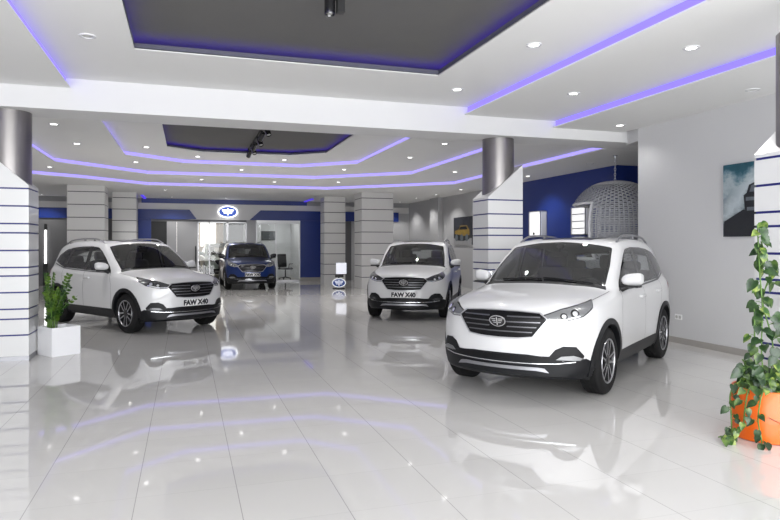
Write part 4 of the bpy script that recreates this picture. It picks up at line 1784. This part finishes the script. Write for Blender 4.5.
# ------------------------------------------------------------------ ceiling fittings
LAMPS = []


def downlight(x, y, z, label, lit=True, power=0.0, group=None):
    r = thing('downlight', label, 'ceiling light', (x, y, z), 0, group)
    m = MB()
    m.lathe([(0.088, 0.0), (0.088, -0.008), (0.060, -0.010), (0.055, 0.0)], 24)
    m.obj('trim_ring', 'planter_white', r, 40)
    m = MB()
    m.disc((0, 0, -.004), 0.056, 20, 'Z', True)
    m.obj('lens', 'lamp_lens' if lit else 'lamp_off', r)
    if power:
        l = bpy.data.lights.new('lamp', 'SPOT')
        l.energy = power
        l.spot_size = math.radians(125)
        l.spot_blend = 0.6
        l.shadow_soft_size = 0.035
        l.color = (1.0, 0.985, 0.96)
        lo = bpy.data.objects.new('lamp', l)
        COL.objects.link(lo)
        lo.parent = r
        lo.location = (0, 0, -.02)
    return r


PF, PR = 50, 92
downlight(3.77, 6.38, 3.85, 'lit downlight in front ceiling right of the dark recess, nearer the camera', True, PF)
downlight(3.78, 8.55, 3.85, 'lit downlight in front ceiling right of the dark recess, nearer the beam', True, PF)
downlight(5.23, 7.77, 3.72, 'lit downlight between the two front purple strips, nearer the beam', True, PF)
downlight(5.24, 5.58, 3.72, 'lit downlight between the two front purple strips, nearer the camera', True, PF)
downlight(7.00, 9.05, 3.60, 'lit downlight in front ceiling close to the right wall', True, 15)
REAR = [
    (-2.17, 12.21, 3.66, 'lit rear downlight next to the top of the left striped column, just behind the beam'),
    (-2.14, 14.43, 3.66, 'second lit rear downlight behind the beam, right of the left striped column'),
    (-3.30, 18.04, 3.56, 'lit rear downlight just right of the left steel shaft, below the middle purple strip'),
    (-1.20, 17.18, 3.66, 'lit rear downlight under the left corner of the innermost purple strip'),
    (-0.84, 15.18, 3.76, 'lit rear downlight left of the rear dark ceiling panel'),
    (0.28, 16.40, 3.76, 'lit rear downlight below the left part of the rear dark ceiling panel'),
    (2.41, 16.35, 3.76, 'lit rear downlight below the right part of the rear dark ceiling panel'),
    (1.47, 18.04, 3.66, 'lit rear downlight in the middle of the second rear ceiling step'),
    (4.17, 17.12, 3.66, 'lit rear downlight at the right corner of the second rear ceiling step'),
    (0.45, 20.12, 3.56, 'lit rear downlight left of centre between the two outer purple strips'),
    (2.66, 20.15, 3.56, 'lit rear downlight just right of centre between the two outer purple strips'),
    (4.59, 19.59, 3.56, 'lit rear downlight between the outer purple strips above the narrow panelled column'),
    (-0.68, 23.14, 3.46, 'lit downlight in outer rear ceiling above the left white car, nearer of two'),
    (-0.52, 26.43, 3.46, 'lit downlight close to the back wall left of the glowing oval sign'),
    (1.52, 26.33, 3.46, 'lit downlight close to the back wall directly above the glowing oval sign'),
    (-5.15, 26.6, 3.46, 'lit downlight far left near the back wall above the white light tube'),
    (5.09, 14.28, 3.66, 'lit rear downlight left of the right steel shaft, farther from the beam'),
    (5.08, 12.12, 3.66, 'lit rear downlight left of the right steel shaft, just behind the beam'),
    (6.96, 15.89, 3.56, 'lit rear downlight left of the right steel shaft, between two purple strips'),
    (8.92, 15.40, 3.46, 'lit downlight beside the blue wall right of the striped column'),
    (8.92, 19.85, 3.46, 'nearest of four lit downlights in a row before the far right grey wall'),
    (8.89, 22.05, 3.46, 'second nearest of four lit downlights in a row before the far right grey wall'),
    (8.81, 23.99, 3.46, 'third nearest of four lit downlights in a row before the far right grey wall'),
    (8.94, 26.40, 3.46, 'farthest of four lit downlights in a row before the far right grey wall'),
]
for x, y, z, lab in REAR:
    downlight(x, y, z, lab, True, PR, 'lit downlights in the rear ceiling')
downlight(-1.02, 7.6, 3.85, 'unlit fitting in front ceiling left of the dark recess', False)
downlight(7.05, 6.45, 3.60, 'unlit fitting in front ceiling near the right edge of the photo', False)
downlight(8.92, 12.6, 3.46, 'unlit fitting in ceiling above the hanging chair', False)


def track_head(parent, x, y, z, tilt, rz):
    m = MB()
    m.lathe([(0.0, 0.0), (0.052, 0.0), (0.052, -0.17), (0.046, -0.185), (0.040, -0.165), (0.0, -0.15)], 20)
    o = m.obj('spotlight', 'black_gloss', parent, 40, (x, y, z), (tilt, 0, rz))
    m = MB()
    m.disc((0, 0, -.166), .038, 16, 'Z', True)
    m.obj('lens', 'lamp_off', o)
    return o


r = thing('track_light', 'black ceiling track with spotlights on the rear dark panel', 'track light', (1.44, 13.9, 3.88))
m = MB()
m.box(-.02, .02, -1.9, 1.75, -.035, 0)
m.obj('track', 'black_plastic', r)
for i, yy in enumerate((-1.6, -1.0, -.3, .4, 1.0, 1.55)):
    m = MB()
    m.box(-.025, .025, yy - .06, yy + .06, -.07, -.03)
    m.obj('adapter', 'black_plastic', r)
    track_head(r, 0.03, yy, -.06, 0.75 if i % 2 else -0.5, 0.4)
r = thing('track_light', 'black spotlight hanging from the front dark ceiling recess at the top edge', 'track light', (1.34, 6.05, 4.0))
m = MB()
m.box(-.02, .02, -2.4, .02, -.035, 0)
m.obj('track', 'black_plastic', r)
m = MB()
m.box(.04, .11, -.13, -.05, -.20, -.01)
m.box(-.02, .11, -.13, -.05, -.03, -.01)
m.obj('adapter', 'black_plastic', r)
track_head(r, -0.03, -.09, -.045, 0.0, 0.0)
track_head(r, -0.03, -1.2, -.045, 0.3, 0.0)


# ------------------------------------------------------------------ cube planter with a green plant
def leaflet(mb, base, d, up, L, W, mi=0, fold=0.25, heart=False):
    """pointed leaf from base along d, blade facing up"""
    d = Vector(d).normalized()
    side = d.cross(Vector(up))
    if side.length < 1e-3:
        side = d.cross(Vector((1, 0.2, 0)))
    side.normalize()
    nrm = side.cross(d)
    if heart:
        pr = [(-.10, .22), (0.02, .42), (.25, .50), (.5, .42), (.75, .22), (1, 0)]
    else:
        pr = [(0.05, .12), (.25, .40), (.5, .48), (.75, .32), (1, 0)]
    mid = []
    Lf = []
    Rt = []
    for t, w in pr:
        dz = -0.25 * t * t * L
        mid.append(base + d * t * L + nrm * (dz - fold * 0.1 * W))
        Lf.append(base + d * t * L + side * w * W + nrm * (dz + fold * w * W))
        Rt.append(base + d * t * L - side * w * W + nrm * (dz + fold * w * W))
    if heart:
        mid[0] = base.copy()
    n = len(pr)
    V = mid + Lf[:-1] + Rt[:-1]
    F = []
    for i in range(n - 1):
        l0, r0 = n + i, n + (n - 1) + i
        if i < n - 2:
            F.append([i, i + 1, l0 + 1, l0])
            F.append([i + 1, i, r0, r0 + 1])
        else:
            F.append([i, i + 1, l0])
            F.append([i + 1, i, r0])
    mb.add(V, F, mi)


rng = random.Random(11)
PLX, PLY, PA_ = -1.74, 10.17, math.radians(37)
r = thing('potted_plant', 'leafy green plant in a white cube planter beside the left striped column', 'plant', (PLX, PLY, 0), PA_)
hs = .205
m = MB()
m.box(-hs, hs, -hs, hs, 0, .405)
pm_ = m.mesh('planter', 'planter_white')
bm = bmesh.new()
bm.from_mesh(pm_)
top = [f for f in bm.faces if f.normal.z > .9]
bmesh.ops.inset_region(bm, faces=top, thickness=.022)
top = [f for f in bm.faces if f.normal.z > .9 and abs(f.calc_center_median().x) < .01 and abs(f.calc_center_median().y) < .01]
ex = bmesh.ops.extrude_face_region(bm, geom=top)
for v in ex['geom']:
    if isinstance(v, bmesh.types.BMVert):
        v.co.z -= .05
bmesh.ops.delete(bm, geom=top, context='FACES')
bmesh.ops.bevel(bm, geom=[e for e in bm.edges if e.calc_face_angle(0) > .5], offset=.004, segments=2, affect='EDGES')
bm.to_mesh(pm_)
bm.free()
link('planter', pm_, r)
m = MB()
m.box(-.18, .18, -.18, .18, .30, .36)
m.obj('soil', 'soil', r)
for k in range(15):
    a = rng.uniform(0, 2 * PI)
    rad = rng.uniform(0, .08)
    b = Vector((-.05 + math.cos(a) * rad, .10 + math.sin(a) * rad * .8, .355))
    h = rng.uniform(.55, .92) * (1 if k % 4 else .75)
    lean = rng.uniform(.08, .34)
    la = a + rng.uniform(-.4, .4)
    while math.cos(la + PA_) < -.28:
        la = rng.uniform(0, 2 * PI)
    pts = []
    for i in range(9):
        t = i / 8
        pts.append(b + Vector((math.cos(la) * lean * t * t, math.sin(la) * lean * t * t, h * (t - .08 * t * t))))
    m = MB()
    m.tube(pts, [.009 * (1 - .7 * i / 8) for i in range(9)], 6, 0)
    nl = int(h * 17)
    for j in range(nl):
        t = .22 + .78 * j / nl
        i = min(7, int(t * 8))
        p = pts[i].lerp(pts[i + 1], t * 8 - i)
        tg = (pts[i + 1] - pts[i]).normalized()
        sd = tg.cross(Vector((math.cos(la + 1.2 + k), math.sin(la + 1.2 + k), 0))).normalized()
        for s in (-1, 1):
            dd = sd * s + tg * .75 + Vector((rng.uniform(-.2, .2), rng.uniform(-.2, .2), rng.uniform(-.1, .2)))
            leaflet(m, p, dd, tg.cross(sd) * s + tg * .2, rng.uniform(.075, .105) * (1.05 - .35 * t), rng.uniform(.034, .046), 1)
    m.obj('stem', ['stem_green', 'leaf_zz'], r, 60)

# ------------------------------------------------------------------ orange pot with a climbing vine
OX, OY = 4.545, 4.02
r = thing('potted_plant', 'climbing heart-leaved vine in a bright orange cylinder pot at the right', 'plant', (OX, OY, 0))
PRAD = .262
m = MB()
m.lathe([(0, 0), (PRAD - .012, 0), (PRAD, .008), (PRAD, .402), (PRAD - .006, .41), (PRAD - .02, .41), (PRAD - .024, .40), (PRAD - .024, .34)], 64)
m.obj('pot', 'planter_orange', r, 40)
m = MB()
m.lathe([(0, .365), (.12, .368), (PRAD - .024, .355)], 32)
m.obj('soil', 'soil', r)
rng = random.Random(5)
# camera-ward directions: the plant leans to the hall (-x,-y)


def vine(name, pts, lsize, dens, face, mat='leaf_pothos', r0=.006, stemmat='stem_green', spread=.06):
    P = [Vector(p) for p in pts]
    Q = []
    n = len(P)
    for i in range(n - 1):
        p0, p1, p2, p3 = P[max(i - 1, 0)], P[i], P[i + 1], P[min(i + 2, n - 1)]
        for j in range(6):
            t = j / 6
            Q.append(.5 * ((2 * p1) + (p2 - p0) * t + (2 * p0 - 5 * p1 + 4 * p2 - p3) * t * t + (3 * p1 - p0 - 3 * p2 + p3) * t ** 3))
    Q.append(P[-1])
    m = MB()
    m.tube(Q, r0, 6, 0)
    L = sum((Q[i + 1] - Q[i]).length for i in range(len(Q) - 1))
    k = max(2, int(L * dens))
    for j in range(k):
        t = (j + .6) / k * (len(Q) - 1)
        i = min(len(Q) - 2, int(t))
        p = Q[i].lerp(Q[i + 1], t - i)
        a = rng.uniform(0, 2 * PI)
        out = Vector((math.cos(a), math.sin(a), rng.uniform(-.2, .5)))
        out = (out + Vector(face) * 0.8).normalized()
        pet = p + out * rng.uniform(.5, 1.1) * spread
        m.tube([p, (p + pet) / 2 + Vector((0, 0, .01)), pet], .0025, 5, 0)
        s = lsize * rng.uniform(.75, 1.2)
        d = Vector((out.x * .6 + rng.uniform(-.4, .4), out.y * .6 + rng.uniform(-.4, .4), -.75 + rng.uniform(-.3, .6)))
        leaflet(m, pet, d, Vector(face) + Vector((rng.uniform(-.5, .5), rng.uniform(-.5, .5), rng.uniform(0, .7))), s, s * .80, rng.choice((1, 1, 2, 2, 3)), .25, True)
    return m.obj(name, [stemmat, mat, 'leaf_pothos_dark', 'leaf_pothos_light'], r, 60)


FC = (-.55, -.75, .25)
# tall climbers tied up the column face
vine('vine', [(-.04, -.02, .36), (-.09, -.03, .7), (-.06, -.01, 1.05), (-.08, .0, 1.4), (-.10, .0, 1.74)], .094, 24, FC)
vine('vine', [(.04, .02, .36), (.04, -.02, .75), (-.01, .03, 1.1), (.03, 0, 1.35), (-.04, .02, 1.60)], .094, 19, FC)
vine('vine', [(-.06, .04, .36), (-.10, .02, .62), (-.13, .0, .86), (-.11, .02, 1.05)], .085, 14, FC)
vine('vine', [(.16, .05, .36), (.24, .02, .62), (.20, .0, .95), (.24, .02, 1.18)], .09, 15, FC)
# bushy base
for k in range(9):
    a = rng.uniform(0, 2 * PI)
    q = .16
    vine('vine', [(math.cos(a) * .08, math.sin(a) * .08, .36), (math.cos(a) * q * .8, math.sin(a) * q * .8, .46 + rng.uniform(0, .12)), (math.cos(a) * q * 1.3, math.sin(a) * q * 1.3, .46 + rng.uniform(-.02, .16))], .088, 26, FC)
# trailing over the left rim down to the floor
vine('vine', [(-.10, -.10, .37), (-.20, -.16, .44), (-.255, -.17, .36), (-.27, -.16, .20), (-.26, -.18, .06), (-.30, -.22, .03)], .068, 20, (-.6, -.6, .4))
vine('vine', [(-.15, .02, .37), (-.25, .06, .44), (-.30, .08, .34), (-.31, .06, .18), (-.35, .03, .05), (-.48, .02, .03)], .068, 24, (-.6, -.6, .4))
vine('vine', [(-.12, -.05, .37), (-.24, -.06, .43), (-.30, -.07, .30), (-.32, -.06, .12), (-.40, -.05, .04), (-.50, -.04, .03)], .068, 26, (-.6, -.6, .5))
# bare hanging shoots across the pot
for pts in ([(.02, -.14, .37), (.01, -.255, .40), (-.03, -.272, .27), (-.12, -.262, .17), (-.21, -.20, .22)], [(.05, -.14, .37), (.06, -.255, .40), (.06, -.268, .30), (.09, -.262, .20)], [(-.02, -.15, .37), (-.05, -.26, .40), (.0, -.275, .25), (.04, -.27, .17)]):
    m = MB()
    P = [Vector(p) for p in pts]
    m.tube(P, .0035, 6)
    m.obj('root', 'stem_brown', r, 60)

# ------------------------------------------------------------------ hanging cocoon chair
CX, CY, CZ = 8.62, 11.30, 1.93
r = thing('hanging_chair', 'large white woven cocoon chair hanging by a chain before the blue wall', 'hanging chair', (CX, CY, 0), math.radians(48))
RX, RZ = .95, .98
m = MB()


def shell(u, v, k=1.0):
    """u round the axis, v from bottom -1 to top 1"""
    a = v * PI / 2
    rr = math.cos(a) ** .82
    return Vector((math.cos(u) * RX * rr * k, math.sin(u) * RX * rr * k, CZ + math.sin(a) * RZ * k))


def open_at(u, v):
    """front opening faces the local +y side"""
    return math.sin(u) > .45 and -.45 < v < .34


NU, NV = 130, 66
for j in range(NV):
    v = -.97 + 1.94 * j / (NV - 1)
    for i in range(NU):
        u0, u1 = 2 * PI * i / NU, 2 * PI * (i + 1) / NU
        if open_at((u0 + u1) / 2, v):
            continue
        dv = .0095
        kk = 1.0 + (.012 if (i // 2 + j) % 2 else -.004)
        m.add([shell(u0, v - dv, kk), shell(u1, v - dv, kk), shell(u1, v + dv, kk), shell(u0, v + dv, kk)], [(0, 1, 2, 3)])
for i in range(0, NU, 2):
    u0, u1 = 2 * PI * (i + .1) / NU, 2 * PI * (i + .75) / NU
    for j in range(26):
        v0, v1 = -.97 + 1.94 * j / 26, -.97 + 1.94 * (j + 1) / 26
        if open_at((u0 + u1) / 2, (v0 + v1) / 2):
            continue
        m.add([shell(u0, v0), shell(u1, v0), shell(u1, v1), shell(u0, v1)], [(0, 1, 2, 3)])
m.obj('woven_shell', 'weave_white', r)
m = MB()
ring = [shell(math.asin(.45) + (PI - 2 * math.asin(.45)) * k / 20, .34, 1.0) for k in range(21)]
left = [shell(PI - math.asin(.45), .34 - .79 * k / 12, 1.0) for k in range(13)]
bot = [shell(PI - math.asin(.45) - (PI - 2 * math.asin(.45)) * k / 20, -.45, 1.0) for k in range(21)]
right = [shell(math.asin(.45), -.45 + .79 * k / 12, 1.0) for k in range(13)]
m.tube(ring + left[1:] + bot[1:] + right[1:], .03, 8)
m.obj('rim', 'planter_white', r, 50)
m = MB()
for k in range(2):
    cp = [shell(0, v_ / 24, 1.012) for v_ in range(15, 25)]
pr = [(max(0.0, c.x), c.z) for c in cp][::-1]
m.lathe(pr[:8], 48)
m.obj('crown', 'planter_white', r, 50)
m = MB()
m.lathe([(0.0, 1.28), (.45, 1.27), (.62, 1.34), (.64, 1.42), (.50, 1.48), (0, 1.46)], 40)
m.obj('cushion', 'seat_fabric', r, 50)
m = MB()
zt, zb = 3.46, CZ + RZ + .01
nlk = 9
for k in range(nlk):
    z = zb + (zt - .05 - zb) * (k + .5) / nlk
    hh = (zt - zb) / nlk * .62
    pts = []
    for i in range(13):
        a = 2 * PI * i / 12
        w_ = math.cos(a) * .018
        pts.append((w_ if k % 2 else 0, 0 if k % 2 else w_, z + math.sin(a) * hh))
    m.tube(pts, .006, 6, cap=False)
m.obj('chain', 'chrome', r, 50)
m = MB()
m.lathe([(0, zt), (.05, zt), (.05, zt - .012), (.015, zt - .02), (.012, zt - .06), (0, zt - .06)], 20)
m.obj('ceiling_hook', 'chrome', r, 50)

# ------------------------------------------------------------------ cars
c0 = build_car('nearest white crossover car with no number plate, parked beside the right wall', 'paint_white', True)
c1 = copy_tree(c0)
recolour(c1, 'lamp_silver', 'lamp_silver_shaded')  # same reflector, darkened in colour because less daylight reaches this car
c1['label'] = 'white crossover car on the left behind the cube planter, front turned right'
c2 = copy_tree(c0)
recolour(c2, 'lamp_silver', 'lamp_silver_shaded')  # reflector shaded by colour here too, away from the front daylight
c2['label'] = 'middle white crossover car facing forward before the wide panelled column'
c3 = copy_tree(c0)
c3['label'] = 'blue crossover car parked at the back below the glowing oval sign'
recolour(c3, 'paint_white', 'paint_blue')
for ch in list(c3.children):
    if ch.name.startswith('wing_mirror'):
        ch.material_slots[0].link = 'OBJECT'
        ch.material_slots[0].material = MATS['black_gloss']
c4 = copy_tree(c0)  # reflection in the back window, built as an added car
c4['label'] = 'grey-green car added outside the back window, standing in for a reflection of the blue car'
recolour(c4, 'paint_white', 'paint_grey')
for ch in list(c0.children):
    if ch.name.startswith('number_plate'):
        for g in list(ch.children):
            bpy.data.objects.remove(g)
        bpy.data.objects.remove(ch)
place(c0, 3.70, 6.35, -.797, -.603)
place(c1, -0.30, 12.69, .555, -.832)
place(c2, 4.674, 13.12, -.481, -.875)
place(c3, 2.19, 23.25, 0.02, -1)
place(c4, 1.70, 31.2, 0.06, -1)

# ------------------------------------------------------------------ light
w = bpy.data.worlds.new('World')
SC.world = w
w.use_nodes = True
bg = w.node_tree.nodes['Background']
bg.inputs['Color'].default_value = (0.93, 0.96, 1.0, 1)
bg.inputs['Strength'].default_value = 1.3


def area(name, loc, rot, sx, sy, e, col=(1, 1, 1)):
    l = bpy.data.lights.new(name, 'AREA')
    l.shape = 'RECTANGLE'
    l.size, l.size_y = sx, sy
    l.energy = e
    l.color = col
    o = bpy.data.objects.new(name, l)
    COL.objects.link(o)
    o.location = loc
    o.rotation_euler = rot
    return o


# daylight through the shop front behind the camera
area('shop_front_daylight', (1.2, -2.9, 1.8), (PI / 2, 0, 0), 12.0, 3.2, 1000, (0.97, 0.985, 1.0))

cam = bpy.data.cameras.new('Camera')
co = bpy.data.objects.new('Camera', cam)
COL.objects.link(co)
cam.sensor_width = 36
cam.lens = 36 * 635 / 780
cam.shift_y = -15 / 780
cam.clip_start = 0.05
co.location = (0, 0, 1.57)
co.rotation_euler = (PI / 2, 0, -0.311)
SC.camera = co
SC.view_settings.view_transform = 'Standard'
SC.view_settings.look = 'None'
SC.view_settings.exposure = 0.0
SC.cycles.use_denoising = True
SC.cycles.max_bounces = 10
SC.cycles.diffuse_bounces = 5
SC.cycles.glossy_bounces = 5
SC.cycles.transparent_max_bounces = 16
SC.cycles.sample_clamp_indirect = 6
